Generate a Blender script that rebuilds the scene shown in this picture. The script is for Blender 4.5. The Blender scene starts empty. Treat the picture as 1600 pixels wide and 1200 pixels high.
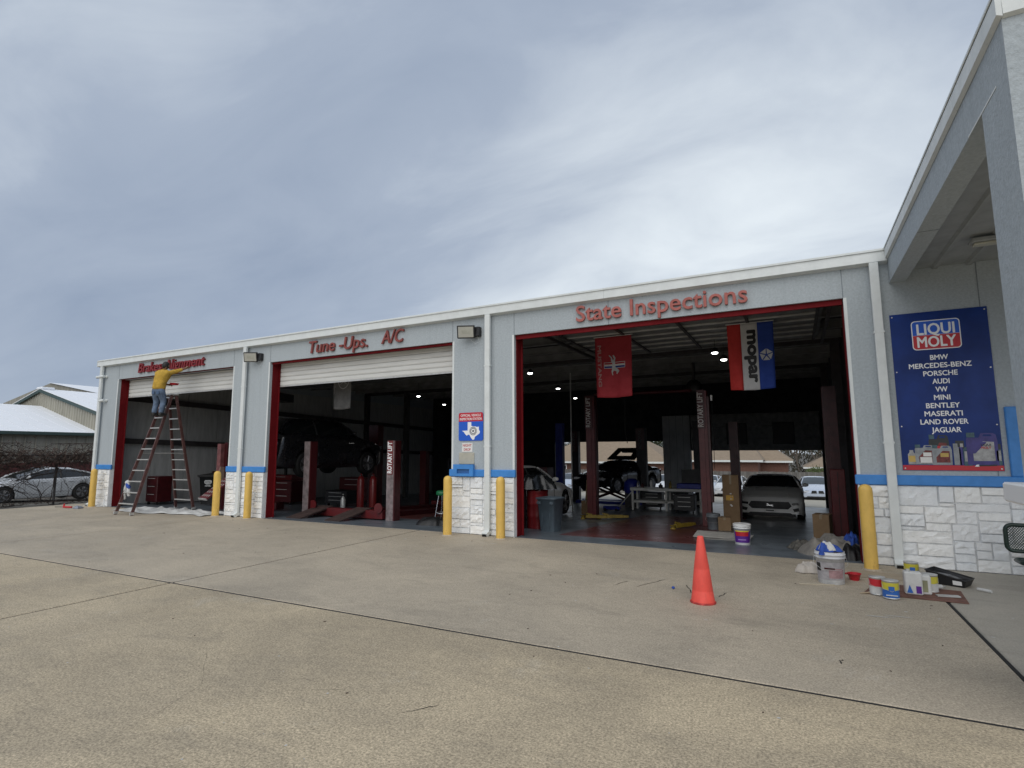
import bpy, math, random
from mathutils import Vector, Matrix, noise as mnoise
R = math.radians
random.seed(7)
sc = bpy.context.scene
C = sc.collection

# ------------------------------------------------------------ camera
cam_d = bpy.data.cameras.new('camera'); cam = bpy.data.objects.new('camera', cam_d); C.objects.link(cam)
yaw, pitch, roll = 0.474898, 0.1221254, -0.0042
fw = Vector((-math.sin(yaw)*math.cos(pitch), math.cos(yaw)*math.cos(pitch), math.sin(pitch)))
rt = Vector((math.cos(yaw), math.sin(yaw), 0)); up = rt.cross(fw)
rt2 = rt*math.cos(roll)+up*math.sin(roll); up2 = -rt*math.sin(roll)+up*math.cos(roll)
M = Matrix((rt2, up2, -fw)).transposed().to_4x4(); M.translation = Vector((0, -9.81, 1.66))
cam.matrix_world = M
cam_d.sensor_width = 36; cam_d.lens = 19.323; cam_d.clip_start = 0.05; cam_d.clip_end = 2000
sc.camera = cam

# ------------------------------------------------------------ sky, light, exposure
SUN_EL, SUN_AZ = 42, 12       # sun elevation; direction it comes from, degrees east of -y
world = bpy.data.worlds.new('World'); sc.world = world; world.use_nodes = True
wt = world.node_tree; wt.nodes.clear()
def WN(t, **k):
    n = wt.nodes.new(t)
    for a, b in k.items(): setattr(n, a, b)
    return n
wl = wt.links.new
def wmath(op, a, b=None, clamp=False):
    n = WN('ShaderNodeMath', operation=op); n.use_clamp = clamp
    for i, v in enumerate((a, b)):
        if v is None: continue
        if isinstance(v, (int, float)): n.inputs[i].default_value = v
        else: wl(v, n.inputs[i])
    return n.outputs[0]
tc = WN('ShaderNodeTexCoord'); sep = WN('ShaderNodeSeparateXYZ'); wl(tc.outputs['Generated'], sep.inputs[0])
zz = wmath('ADD', wmath('MAXIMUM', sep.outputs[2], 0.0), 0.30)
px_ = wmath('DIVIDE', sep.outputs[0], zz); py_ = wmath('DIVIDE', sep.outputs[1], zz)
comb = WN('ShaderNodeCombineXYZ'); wl(px_, comb.inputs[0]); wl(py_, comb.inputs[1])
mp = WN('ShaderNodeMapping'); wl(comb.outputs[0], mp.inputs[0])
mp.inputs['Rotation'].default_value = (0, 0, R(-32)); mp.inputs['Scale'].default_value = (0.62, 1.15, 1); mp.inputs['Location'].default_value = (7.7, 9.1, 0)
n1 = WN('ShaderNodeTexNoise'); n1.inputs['Scale'].default_value = 0.75; n1.inputs['Detail'].default_value = 6; n1.inputs['Roughness'].default_value = 0.46; n1.inputs['Distortion'].default_value = 0.35
n2 = WN('ShaderNodeTexNoise'); n2.inputs['Scale'].default_value = 2.6; n2.inputs['Detail'].default_value = 9; n2.inputs['Roughness'].default_value = 0.56; n2.inputs['Distortion'].default_value = 0.5
wl(mp.outputs[0], n1.inputs['Vector']); wl(mp.outputs[0], n2.inputs['Vector'])
cl = wmath('ADD', wmath('MULTIPLY', n1.outputs[0], 0.64), wmath('MULTIPLY', n2.outputs[0], 0.36))
# thin bright part of the cloud deck, low over the building
gd = Vector((-0.12, 0.95, 0.23)).normalized()
dot = WN('ShaderNodeVectorMath', operation='DOT_PRODUCT'); wl(tc.outputs['Generated'], dot.inputs[0]); dot.inputs[1].default_value = gd
glow = WN('ShaderNodeMapRange', interpolation_type='SMOOTHSTEP'); wl(dot.outputs['Value'], glow.inputs[0])
glow.inputs[1].default_value = 0.80; glow.inputs[2].default_value = 1.0; glow.inputs[3].default_value = 0.0; glow.inputs[4].default_value = 0.19
v = wmath('ADD', cl, glow.outputs[0])
ramp = WN('ShaderNodeValToRGB'); wl(v, ramp.inputs[0])
e = ramp.color_ramp.elements
e[0].position = 0.36; e[0].color = (0.268, 0.328, 0.435, 1)
e[1].position = 0.78; e[1].color = (0.72, 0.78, 0.83, 1)
m_ = ramp.color_ramp.elements.new(0.53); m_.color = (0.355, 0.415, 0.515, 1)
nish = WN('ShaderNodeTexSky', sky_type='NISHITA'); nish.sun_disc = False; nish.sun_elevation = R(SUN_EL); nish.sun_rotation = R(180-SUN_AZ)
nb = WN('ShaderNodeBackground'); wl(nish.outputs[0], nb.inputs[0]); nb.inputs[1].default_value = 0.05
cb = WN('ShaderNodeBackground'); wl(ramp.outputs[0], cb.inputs[0]); cb.inputs[1].default_value = 0.82
mixb = WN('ShaderNodeMixShader'); mixb.inputs[0].default_value = 0.93; wl(nb.outputs[0], mixb.inputs[1]); wl(cb.outputs[0], mixb.inputs[2])
wo = WN('ShaderNodeOutputWorld'); wl(mixb.outputs[0], wo.inputs[0])
sd = bpy.data.lights.new('sun', 'SUN'); sd.energy = 1.3; sd.angle = R(75); sd.color = (1, 0.955, 0.88)
so = bpy.data.objects.new('sun', sd); C.objects.link(so)
sdir = Vector((math.sin(R(SUN_AZ))*math.cos(R(SUN_EL)), -math.cos(R(SUN_AZ))*math.cos(R(SUN_EL)), math.sin(R(SUN_EL))))
so.rotation_euler = sdir.to_track_quat('Z', 'Y').to_euler()
sc.view_settings.view_transform = 'Standard'; sc.view_settings.look = 'None'; sc.view_settings.exposure = 0.49; sc.view_settings.gamma = 1.0
sc.view_settings.use_curve_mapping = False
sc.cycles.use_denoising = True

# ------------------------------------------------------------ materials
MATS = {}
def mat(name, col, rough=0.7, metal=0.0, var=0.12, vscale=6.0, bump=0.0, bscale=60.0, col2=None, spot=0.0, spotcol=(0.05, 0.04, 0.03), spotscale=9.0, spec=0.5, emit=None, stretch=None, coat=0.0):
    """principled, colour broken up by noise (grain and dirt), optional bump"""
    if name in MATS: return MATS[name]
    m = bpy.data.materials.new(name); m.use_nodes = True; t = m.node_tree; N = t.nodes; Lk = t.links.new
    p = N['Principled BSDF']; p.inputs['Roughness'].default_value = rough; p.inputs['Metallic'].default_value = metal
    p.inputs['Specular IOR Level'].default_value = spec; p.inputs['Coat Weight'].default_value = coat
    c1 = (*col, 1); c2 = (*(col2 or [c*(1-var*2.2) for c in col]), 1)
    tcn = N.new('ShaderNodeTexCoord'); vec = tcn.outputs['Object']
    if stretch:
        mpn = N.new('ShaderNodeMapping'); Lk(vec, mpn.inputs[0]); mpn.inputs['Scale'].default_value = stretch; vec = mpn.outputs[0]
    if var > 0 or col2:
        nz = N.new('ShaderNodeTexNoise'); Lk(vec, nz.inputs['Vector']); nz.inputs['Scale'].default_value = vscale; nz.inputs['Detail'].default_value = 8; nz.inputs['Roughness'].default_value = 0.65
        rp = N.new('ShaderNodeValToRGB'); Lk(nz.outputs[0], rp.inputs[0]); rp.color_ramp.elements[0].position = 0.3; rp.color_ramp.elements[1].position = 0.62
        rp.color_ramp.elements[0].color = c2; rp.color_ramp.elements[1].color = c1
        out = rp.outputs[0]
        if name == 'stucco_grey':     # rain streaks down the render
            ms = N.new('ShaderNodeMapping'); Lk(vec, ms.inputs[0]); ms.inputs['Scale'].default_value = (5, 5, .35); ns_ = N.new('ShaderNodeTexNoise'); Lk(ms.outputs[0], ns_.inputs['Vector']); ns_.inputs['Scale'].default_value = 1.6; ns_.inputs['Detail'].default_value = 8; ns_.inputs['Roughness'].default_value = .7
            rs = N.new('ShaderNodeMapRange'); Lk(ns_.outputs[0], rs.inputs[0]); rs.inputs[1].default_value = .50; rs.inputs[2].default_value = .78; rs.inputs[4].default_value = .45
            mq = N.new('ShaderNodeMix'); mq.data_type = 'RGBA'; Lk(rs.outputs[0], mq.inputs['Factor']); Lk(out, mq.inputs['A']); mq.inputs['B'].default_value = (.30, .335, .35, 1); out = mq.outputs['Result']
        if spot > 0:
            n3 = N.new('ShaderNodeTexNoise'); Lk(vec, n3.inputs['Vector']); n3.inputs['Scale'].default_value = spotscale; n3.inputs['Detail'].default_value = 10; n3.inputs['Roughness'].default_value = 0.75
            r3 = N.new('ShaderNodeMapRange'); Lk(n3.outputs[0], r3.inputs[0]); r3.inputs[1].default_value = 0.56; r3.inputs[2].default_value = 0.72; r3.inputs[4].default_value = spot
            mx = N.new('ShaderNodeMix'); mx.data_type = 'RGBA'; Lk(r3.outputs[0], mx.inputs['Factor']); Lk(out, mx.inputs['A']); mx.inputs['B'].default_value = (*spotcol, 1)
            out = mx.outputs['Result']
        Lk(out, p.inputs['Base Color'])
        rr = N.new('ShaderNodeMapRange'); Lk(nz.outputs[0], rr.inputs[0]); rr.inputs[1].default_value = 0.3; rr.inputs[2].default_value = 0.7
        rr.inputs[3].default_value = min(1, rough+0.08); rr.inputs[4].default_value = max(0.02, rough-0.06); Lk(rr.outputs[0], p.inputs['Roughness'])
    else: p.inputs['Base Color'].default_value = c1
    if bump > 0:
        bz = N.new('ShaderNodeTexNoise'); Lk(tcn.outputs['Object'], bz.inputs['Vector']); bz.inputs['Scale'].default_value = bscale; bz.inputs['Detail'].default_value = 5
        bn = N.new('ShaderNodeBump'); bn.inputs['Strength'].default_value = bump; bn.inputs['Distance'].default_value = 0.01; Lk(bz.outputs[0], bn.inputs['Height']); Lk(bn.outputs[0], p.inputs['Normal'])
    if emit:
        p.inputs['Emission Color'].default_value = (*emit[0], 1); p.inputs['Emission Strength'].default_value = emit[1]
    MATS[name] = m; return m

def concrete_mat(name, ca, cb_, cc, speck, rough=0.85):
    if name in MATS: return MATS[name]
    m = bpy.data.materials.new(name); m.use_nodes = True; t = m.node_tree; N = t.nodes; Lk = t.links.new
    p = N['Principled BSDF']; tcn = N.new('ShaderNodeTexCoord'); V_ = tcn.outputs['Object']
    def noise(s, d=8, r=0.6, dist=0.0, sx=None):
        vv = V_
        if sx:
            q = N.new('ShaderNodeMapping'); q.inputs['Scale'].default_value = sx; Lk(V_, q.inputs[0]); vv = q.outputs[0]
        n = N.new('ShaderNodeTexNoise'); n.inputs['Scale'].default_value = s; n.inputs['Detail'].default_value = d; n.inputs['Roughness'].default_value = r; n.inputs['Distortion'].default_value = dist; Lk(vv, n.inputs['Vector']); return n.outputs[0]
    def rng(x, a, b, c, d):
        n = N.new('ShaderNodeMapRange'); Lk(x, n.inputs[0])
        for i, q in enumerate((a, b, c, d)): n.inputs[i+1].default_value = q
        return n.outputs[0]
    def mix(f, a, b, bt='MIX'):
        n = N.new('ShaderNodeMix'); n.data_type = 'RGBA'; n.blend_type = bt
        if isinstance(f, float): n.inputs['Factor'].default_value = f
        else: Lk(f, n.inputs['Factor'])
        for k, q in (('A', a), ('B', b)):
            if isinstance(q, tuple): n.inputs[k].default_value = (*q, 1)
            else: Lk(q, n.inputs[k])
        return n.outputs['Result']
    base = mix(rng(noise(0.55, 10, 0.62, 0.6), 0.36, 0.64, 0, 1), ca, cb_)
    base = mix(rng(noise(1.7, 9, 0.66, 0.8, (0.6, 1.5, 1)), 0.52, 0.76, 0, 0.55), base, cc)                 # traffic grime
    base = mix(rng(noise(0.9, 9, 0.7, 0.3), 0.60, 0.78, 0, 0.40), base, (0.56, 0.54, 0.49))
    base = mix(rng(noise(0.42, 12, 0.74, 0.2, (1, 2.2, 1)), 0.53, 0.66, 0, 0.34), base, cc)                 # old damp patches
    base = mix(rng(noise(3.3, 8, 0.7, 1.5, (0.25, 1.6, 1)), 0.66, 0.74, 0, 0.48), base, (0.11, 0.10, 0.085)) # faint tyre and drip marks                    # pale washed patches
    # aggregate grain: sand, chips, pits
    g = rng(noise(64, 6, 0.82), 0.36, 0.64, 1-speck*1.15, 1+speck*.9)
    g2 = rng(noise(14, 9, 0.8), 0.3, 0.7, 1-speck*0.42, 1+speck*0.36)
    gm = N.new('ShaderNodeMath'); gm.operation = 'MULTIPLY'; Lk(g, gm.inputs[0]); Lk(g2, gm.inputs[1])
    gc = N.new('ShaderNodeCombineColor')
    for i in range(3): Lk(gm.outputs[0], gc.inputs[i])
    base = mix(1.0, base, gc.outputs[0], 'MULTIPLY')
    vo = N.new('ShaderNodeTexVoronoi'); vo.inputs['Scale'].default_value = 11; Lk(V_, vo.inputs['Vector'])    # sparse dark and pale specks
    base = mix(rng(vo.outputs['Distance'], 0.035, 0.05, 0.55, 0.0), base, (0.07, 0.06, 0.05))
    Lk(base, p.inputs['Base Color'])
    Lk(rng(noise(1.1, 6), 0.3, 0.7, rough, rough-0.22), p.inputs['Roughness'])
    bn = N.new('ShaderNodeBump'); bn.inputs['Strength'].default_value = 0.18; bn.inputs['Distance'].default_value = 0.003; Lk(noise(160, 5), bn.inputs['Height']); Lk(bn.outputs[0], p.inputs['Normal'])
    MATS[name] = m; return m

conc_tan = concrete_mat('concrete_tan', (0.53, 0.437, 0.298), (0.405, 0.335, 0.232), (0.27, 0.228, 0.168), 0.55)
conc_grey = concrete_mat('concrete_grey', (0.49, 0.418, 0.315), (0.39, 0.335, 0.256), (0.26, 0.226, 0.175), 0.40)
conc_cool = concrete_mat('concrete_cool', (0.44, 0.40, 0.33), (0.37, 0.34, 0.285), (0.25, 0.23, 0.195), 0.2, 0.75)
seal = mat('joint_sealant', (0.012, 0.012, 0.012), 0.7)
asph = mat('asphalt', (0.13, 0.12, 0.10), 0.9, var=0.2, vscale=2)
stucco = mat('stucco_grey', (0.43, 0.475, 0.50), 0.88, var=0.09, vscale=30, bump=0.6, bscale=48, spot=0.30, spotcol=(0.33, 0.37, 0.40), spotscale=1.6)
trim = mat('trim_pale', (0.70, 0.73, 0.72), 0.55, var=0.05, vscale=5, spot=0.25, spotcol=(0.42, 0.44, 0.43), spotscale=3)
stone_m = [mat('stone_white_%s' % k, c, 0.8, var=0.035, vscale=14, bump=1.0, bscale=42, spot=.06, spotcol=(.55, .54, .50), spotscale=3.5) for k, c in (('a', (0.84, 0.85, 0.85)), ('b', (0.82, 0.84, 0.85)), ('c', (0.90, 0.90, 0.88)))]
mortar = mat('mortar_white', (0.80, 0.81, 0.82), 0.9, var=0.1, bump=0.6, bscale=40)
blue_b = mat('band_blue', (0.055, 0.25, 0.64), 0.5, var=0.08, vscale=7, bump=0.15, bscale=50)
red_p = mat('jamb_red', (0.15, 0.005, 0.008), 0.75, var=0.12, vscale=4, spec=.2)
letter_r = mat('letter_red', (0.25, 0.018, 0.022), 0.5, var=0.1, vscale=9)
letter_r2 = mat('letter_red_weathered', (0.26, 0.060, 0.050), 0.6, var=0.15, vscale=9)
yellow = mat('bollard_yellow', (0.76, 0.49, 0.11), 0.55, var=0.09, vscale=6, spot=0.85, spotcol=(0.28, 0.17, 0.07), spotscale=8, stretch=(1, 1, 0.5))
white_s = mat('door_white', (0.70, 0.70, 0.67), 0.5, var=0.06, vscale=4, stretch=(0.4, 1, 3))
black_m = mat('black_metal', (0.018, 0.018, 0.02), 0.45, var=0.2)
black_p = mat('black_plastic', (0.012, 0.012, 0.013), 0.5, var=0.2)
dark_steel = mat('dark_steel', (0.05, 0.045, 0.045), 0.6, var=0.2)
red_lift = mat('lift_red', (0.115, 0.012, 0.014), 0.4, var=0.2, vscale=5, spot=0.4, spotcol=(0.05, 0.03, 0.03), spotscale=7)
red_post = mat('post_faded_red', (0.26, 0.10, 0.10), 0.5, var=0.25, vscale=6, spot=0.4, spotcol=(0.12, 0.10, 0.10))
dk_red = mat('dark_red', (0.06, 0.006, 0.008), 0.4, var=0.2)
in_wall = mat('liner_wall', (0.50, 0.51, 0.50), 0.75, var=0.12, vscale=3, stretch=(1, 3, 0.5))
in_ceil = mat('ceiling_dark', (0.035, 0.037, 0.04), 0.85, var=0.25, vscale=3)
rib_m = mat('door_liner', (0.20, 0.21, 0.21), 0.6, var=0.15, vscale=3)
rib_hi = mat('door_rib', (0.52, 0.52, 0.50), 0.5, var=0.15, vscale=3)
fl_blue = mat('floor_blue_grey', (0.14, 0.165, 0.19), 0.32, var=0.18, vscale=2.2, spot=0.6, spotcol=(0.06, 0.06, 0.06), spotscale=2.6)
fl_red = mat('floor_red', (0.15, 0.045, 0.042), 0.30, var=0.22, vscale=2.0, spot=0.7, spotcol=(0.05, 0.04, 0.04), spotscale=2.2)
tin = mat('shed_tin', (0.36, 0.345, 0.285), 0.6, var=0.12, vscale=2, spot=0.4, spotcol=(0.20, 0.17, 0.13), spotscale=1.4, stretch=(1, 1, 0.3))
tin_old = mat('shed_tin_old', (0.36, 0.345, 0.29), 0.75, var=0.16, vscale=3, spot=0.5, spotcol=(0.13, 0.11, 0.085), spotscale=1.3, stretch=(1, 2, 0.3))
snow_roof = mat('roof_white', (0.85, 0.87, 0.90), 0.6, var=0.03, vscale=3, spot=0.35, spotcol=(0.45, 0.47, 0.5), spotscale=3)
green_t = mat('trim_green', (0.045, 0.075, 0.068), 0.5, var=0.1)
brick_dk = mat('wall_redbrown', (0.12, 0.035, 0.035), 0.9, var=0.25, vscale=4)
twig = mat('twig', (0.055, 0.040, 0.034), 0.9, var=0.25, vscale=20)
dryleaf = mat('dry_leaf', (0.082, 0.052, 0.040), 0.9, var=0.3, vscale=9)
leafm = mat('evergreen_leaf', (0.055, 0.075, 0.03), 0.75, var=0.3, vscale=3)
leaf2 = mat('shrub_leaf', (0.10, 0.14, 0.04), 0.7, var=0.3, vscale=3)
barkm = mat('bark', (0.16, 0.135, 0.11), 0.9, var=0.2, vscale=9)
alum = mat('aluminium', (0.62, 0.62, 0.60), 0.4, 0.4, var=0.12, vscale=14)
ladder_r = mat('ladder_fibreglass', (0.135, 0.062, 0.055), 0.5, var=0.25, vscale=9, spot=0.5, spotcol=(0.36, 0.30, 0.28), spotscale=12)
skin = mat('skin', (0.24, 0.12, 0.075), 0.55, var=0.05)
hair = mat('hair_black', (0.010, 0.008, 0.007), 0.6, var=0.1)
shirt = mat('shirt_yellow', (0.58, 0.36, 0.05), 0.9, var=0.22, vscale=8, bump=1.0, bscale=11)
denim = mat('denim', (0.135, 0.19, 0.28), 0.9, var=0.28, vscale=8, bump=1.0, bscale=14)
canvas = mat('canvas_white', (0.62, 0.62, 0.60), 0.9, var=0.12, vscale=5, spot=0.3, spotcol=(0.35, 0.33, 0.30), spotscale=6)
canvas_d = mat('canvas_dirty', (0.27, 0.25, 0.22), 0.9, var=0.2, vscale=6, bump=0.3, bscale=30)
cardb = mat('cardboard', (0.27, 0.175, 0.095), 0.85, var=0.08, vscale=5)
cardb_d = mat('cardboard_stained', (0.20, 0.095, 0.07), 0.85, var=0.25, vscale=7)
rubber = mat('rubber', (0.012, 0.012, 0.012), 0.7, var=0.2)
glassd = mat('car_glass', (0.010, 0.012, 0.013), 0.06, spec=0.8, var=0)
glass_l = mat('glass_reflecting_sky', (0.05, 0.06, 0.065), 0.04, spec=1.0, var=0)
rimm = mat('alloy', (0.30, 0.30, 0.31), 0.35, 0.8, var=0.1)
chrome = mat('chrome', (0.75, 0.75, 0.76), 0.15, 1.0, var=0)
orange = mat('cone_orange', (0.86, 0.095, 0.068), 0.6, var=0.10, vscale=7, spot=0.6, spotcol=(0.42, 0.07, 0.05), spotscale=9, stretch=(1, 1, .45))
lamp_e = mat('lamp_glow', (1, 1, 1), 0.5, var=0, emit=((1, 0.99, 0.95), 9.0))
plas_w = mat('plastic_white', (0.78, 0.78, 0.76), 0.4, var=0.04)
plas_g = mat('plastic_grey_bin', (0.095, 0.125, 0.150), 0.5, var=0.1, vscale=5)
paper = mat('paper', (0.75, 0.74, 0.72), 0.8, var=0.03)
sgn_blue = mat('sign_blue', (0.012, 0.10, 0.55), 0.4, var=0)
sgn_red = mat('sign_red', (0.50, 0.018, 0.03), 0.4, var=0)
sgn_white = mat('sign_white', (0.85, 0.85, 0.85), 0.4, var=0)
sgn_black = mat('sign_black', (0.01, 0.01, 0.01), 0.5, var=0)
poster_b = mat('poster_navy', (0.005, 0.036, 0.22), 0.4, var=0.25, vscale=0.9, spec=.3)
purple = mat('label_purple', (0.10, 0.02, 0.25), 0.4, var=0)
yel_lab = mat('label_yellow', (0.75, 0.60, 0.04), 0.4, var=0)

# ------------------------------------------------------------ mesh builder
class MB:
    def __init__(s): s.v = []; s.f = []; s.smooth = []
    def add(s, vs, fs, sm=False):
        o = len(s.v); s.v += [tuple(q) for q in vs]; s.f += [tuple(i+o for i in f) for f in fs]; s.smooth += [sm]*len(fs); return s
    def box(s, x0, x1, y0, y1, z0, z1):
        return s.add([(x0,y0,z0),(x1,y0,z0),(x1,y1,z0),(x0,y1,z0),(x0,y0,z1),(x1,y0,z1),(x1,y1,z1),(x0,y1,z1)],
                     [(0,3,2,1),(4,5,6,7),(0,1,5,4),(1,2,6,5),(2,3,7,6),(3,0,4,7)])
    def bev(s, x0, x1, y0, y1, z0, z1, b=0.01):
        """box with chamfered edges"""
        vs = []; cs = []
        for X, sx in ((x0, 1), (x1, -1)):
            for Y, sy in ((y0, 1), (y1, -1)):
                for Z, sz in ((z0, 1), (z1, -1)):
                    cs.append(len(vs)); vs += [(X, Y+sy*b, Z+sz*b), (X+sx*b, Y, Z+sz*b), (X+sx*b, Y+sy*b, Z)]
        idx = lambda i, j, k: (i*4+j*2+k)*3
        fs = []
        for i in (0, 1):
            q = [idx(i,0,0), idx(i,1,0), idx(i,1,1), idx(i,0,1)]; fs.append(tuple(q if i else q[::-1]))
            q = [idx(0,i,0)+1, idx(1,i,0)+1, idx(1,i,1)+1, idx(0,i,1)+1]; fs.append(tuple(q if not i else q[::-1]))
            q = [idx(0,0,i)+2, idx(1,0,i)+2, idx(1,1,i)+2, idx(0,1,i)+2]; fs.append(tuple(q if i else q[::-1]))
        for i in (0, 1):
            for j in (0, 1):
                a, b_ = idx(i,j,0), idx(i,j,1); fs.append((a, a+1, b_+1, b_))
                a, b_ = idx(i,0,j), idx(i,1,j); fs.append((a, b_, b_+2, a+2))
                a, b_ = idx(0,i,j), idx(1,i,j); fs.append((a+1, a+2, b_+2, b_+1))
        for c in cs: fs.append((c, c+1, c+2))
        return s.add(vs, fs)
    def obox(s, c, d, rot=(0, 0, 0)):
        from mathutils import Euler
        E_ = Euler([R(a) for a in rot]).to_matrix(); hx, hy, hz = d[0]/2, d[1]/2, d[2]/2; t = MB().box(-hx, hx, -hy, hy, -hz, hz)
        return s.add([tuple(E_ @ Vector(q) + Vector(c)) for q in t.v], t.f)
    def cyl(s, p0, p1, r0, r1=None, n=12, caps=True, sm=True):
        r1 = r0 if r1 is None else r1; p0 = Vector(p0); p1 = Vector(p1); d = (p1-p0).normalized()
        a = d.orthogonal().normalized(); b = d.cross(a); vs = []
        for p, r in ((p0, r0), (p1, r1)):
            for i in range(n): t = 2*math.pi*i/n; vs.append(tuple(p+a*(r*math.cos(t))+b*(r*math.sin(t))))
        s.add(vs, [(i, (i+1) % n, n+(i+1) % n, n+i) for i in range(n)], sm)
        if caps: s.add(vs, [tuple(range(n))[::-1], tuple(range(n, 2*n))])
        return s
    def tube(s, pts, r, n=6):
        pts = [Vector(p) for p in pts]; rs = r if isinstance(r, (list, tuple)) else [r]*len(pts); vs = []; ref = Vector((0.13, 0.27, 0.95))
        for i, p in enumerate(pts):
            d = (pts[min(i+1, len(pts)-1)]-pts[max(i-1, 0)])
            d = d.normalized() if d.length > 1e-9 else Vector((0, 0, 1))
            a = d.cross(ref); a = (a if a.length > 1e-3 else d.orthogonal()).normalized(); b = d.cross(a)
            for k in range(n): t = 2*math.pi*k/n; vs.append(tuple(p+a*(rs[i]*math.cos(t))+b*(rs[i]*math.sin(t))))
        fs = [(i*n+k, i*n+(k+1) % n, (i+1)*n+(k+1) % n, (i+1)*n+k) for i in range(len(pts)-1) for k in range(n)]
        s.add(vs, fs, True); m = (len(pts)-1)*n
        return s.add(vs, [tuple(range(n))[::-1], tuple(range(m, m+n))])
    def lathe(s, c, prof, n=20, sm=True, axis='z'):
        vs = []
        for r, z in prof:
            for i in range(n):
                t = 2*math.pi*i/n; q = (r*math.cos(t), r*math.sin(t), z)
                if axis == 'y': q = (q[0], q[2], q[1])
                vs.append((q[0]+c[0], q[1]+c[1], q[2]+c[2]))
        m = len(prof)
        fs = [(j*n+i, j*n+(i+1) % n, (j+1)*n+(i+1) % n, (j+1)*n+i) for j in range(m-1) for i in range(n)]
        s.add(vs, fs, sm)
        if prof[0][0] > 1e-6: s.add(vs, [tuple(range(n))[::-1]])
        if prof[-1][0] > 1e-6: s.add(vs, [tuple(range((m-1)*n, m*n))])
        return s
    def prism(s, poly, f0, f1):
        """poly in 2D; f0 and f1 map a 2D point to the two end planes"""
        n = len(poly); vs = [f0(*p) for p in poly]+[f1(*p) for p in poly]
        return s.add(vs, [tuple(range(n))[::-1], tuple(range(n, 2*n))]+[(i, (i+1) % n, n+(i+1) % n, n+i) for i in range(n)])
    def xz(s, poly, y0, y1):   # polygon in x,z facing -y, between y0 (front) and y1
        return s.prism(poly, lambda a, b: (a, y1, b), lambda a, b: (a, y0, b))
    def yz(s, poly, x0, x1):
        return s.prism(poly, lambda a, b: (x0, a, b), lambda a, b: (x1, a, b))
    def xf(s, M_):
        s.v = [tuple(M_ @ Vector(q)) for q in s.v]; return s
    def mesh(s, name, m, off=(0, 0, 0)):
        me = bpy.data.meshes.new(name); me.from_pydata([(a-off[0], b-off[1], c-off[2]) for a, b, c in s.v], [], s.f)
        me.polygons.foreach_set('use_smooth', s.smooth); me.materials.append(m); me.validate(); me.update(); return me
    def build(s, name, m, parent=None, local=False):
        off = (0, 0, 0) if (local or parent is None) else WORLD.get(parent.name, (0, 0, 0))
        o = bpy.data.objects.new(name, s.mesh(name, m, off)); C.objects.link(o); o.parent = parent
        if parent is not None: WORLD[o.name] = off
        return o
WORLD = {}
def tag(o, label, cat, group=None, kind=None):
    if label: o['label'] = label
    if cat: o['category'] = cat
    if group: o['group'] = group
    if kind: o['kind'] = kind
    return o
def thing(name, label, cat, loc=(0, 0, 0), rz=0, group=None, kind=None):
    o = bpy.data.objects.new(name, None); C.objects.link(o); o.location = loc; o.rotation_euler = (0, 0, R(rz)); o.empty_display_size = 0.2
    WORLD[o.name] = tuple(loc); return tag(o, label, cat, group, kind)
def solo(mb, name, m, label, cat, loc=(0, 0, 0), rz=0, group=None, kind=None):
    """a thing that is a single mesh, built in local coordinates"""
    o = bpy.data.objects.new(name, mb.mesh(name, m)); C.objects.link(o); o.location = loc; o.rotation_euler = (0, 0, R(rz)); return tag(o, label, cat, group, kind)
def kids(o): return [c for c in C.objects if c.parent == o]
def copy_tree(o, parent=None):
    c = o.copy(); C.objects.link(c); c.parent = parent
    for ch in kids(o): copy_tree(ch, c)
    return c
def fz(y): return -0.047*y if y > 0 else 0.0     # the workshop floor and the land behind fall away gently

# ------------------------------------------------------------ lettering
_tc = {}
def text_mesh(txt, size=1.0, depth=0.01, bold=0.0, shear=0.0, res=3):
    key = (txt, size, depth, bold, shear)
    if key in _tc: return _tc[key]
    cu = bpy.data.curves.new('t', 'FONT'); cu.body = txt; cu.size = size; cu.extrude = depth/2; cu.offset = bold; cu.shear = shear; cu.resolution_u = res
    ob = bpy.data.objects.new('t', cu); C.objects.link(ob); dg = bpy.context.evaluated_depsgraph_get(); dg.update()
    me = bpy.data.meshes.new_from_object(ob.evaluated_get(dg)); bpy.data.objects.remove(ob)
    vs = [tuple(v.co) for v in me.vertices]; fs = [tuple(p.vertices) for p in me.polygons]
    bpy.data.meshes.remove(me); _tc[key] = (vs, fs); return vs, fs
def bounds(vs): return min(v[0] for v in vs), max(v[0] for v in vs), min(v[1] for v in vs), max(v[1] for v in vs)
BOLD = ((0, 0), (1, 0), (-1, 0), (0, 1), (0, -1), (.7, .7), (-.7, -.7), (.7, -.7), (-.7, .7))
def text_mb(txt, x0, x1, z0, h, y, depth=0.01, bold=0.0, shear=0.0, maxw=True, align='fit'):
    """flat text on a plane facing -y: from x0 to x1, baseline z0, capital height h; printed strokes thickened by layering"""
    vs, fs = text_mesh(txt, 1.0, depth, 0.0, shear); k = h/0.69; a, b, _, _ = bounds(vs); mb = MB(); x0 += bold*k; x1 -= bold*k; kx = (x1-x0)/(b-a)
    for n, (dx, dz) in enumerate(BOLD if bold else BOLD[:1]): mb.add([(x0+(q[0]-a)*kx+dx*bold*k, y-q[2]-n*.00012, z0+(q[1]+dz*bold)*k) for q in vs], fs)
    return mb
_adv = {}
def adv(c, bold, shear):
    key = (c, bold, shear)
    if key not in _adv:
        w = lambda t: (lambda b: b[1]-b[0])(bounds(text_mesh(t, 1.0, 0.0, 0.0, 0.0)[0]))
        _adv[key] = w('|'+c+'|')-w('||')
    return _adv[key]
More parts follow.
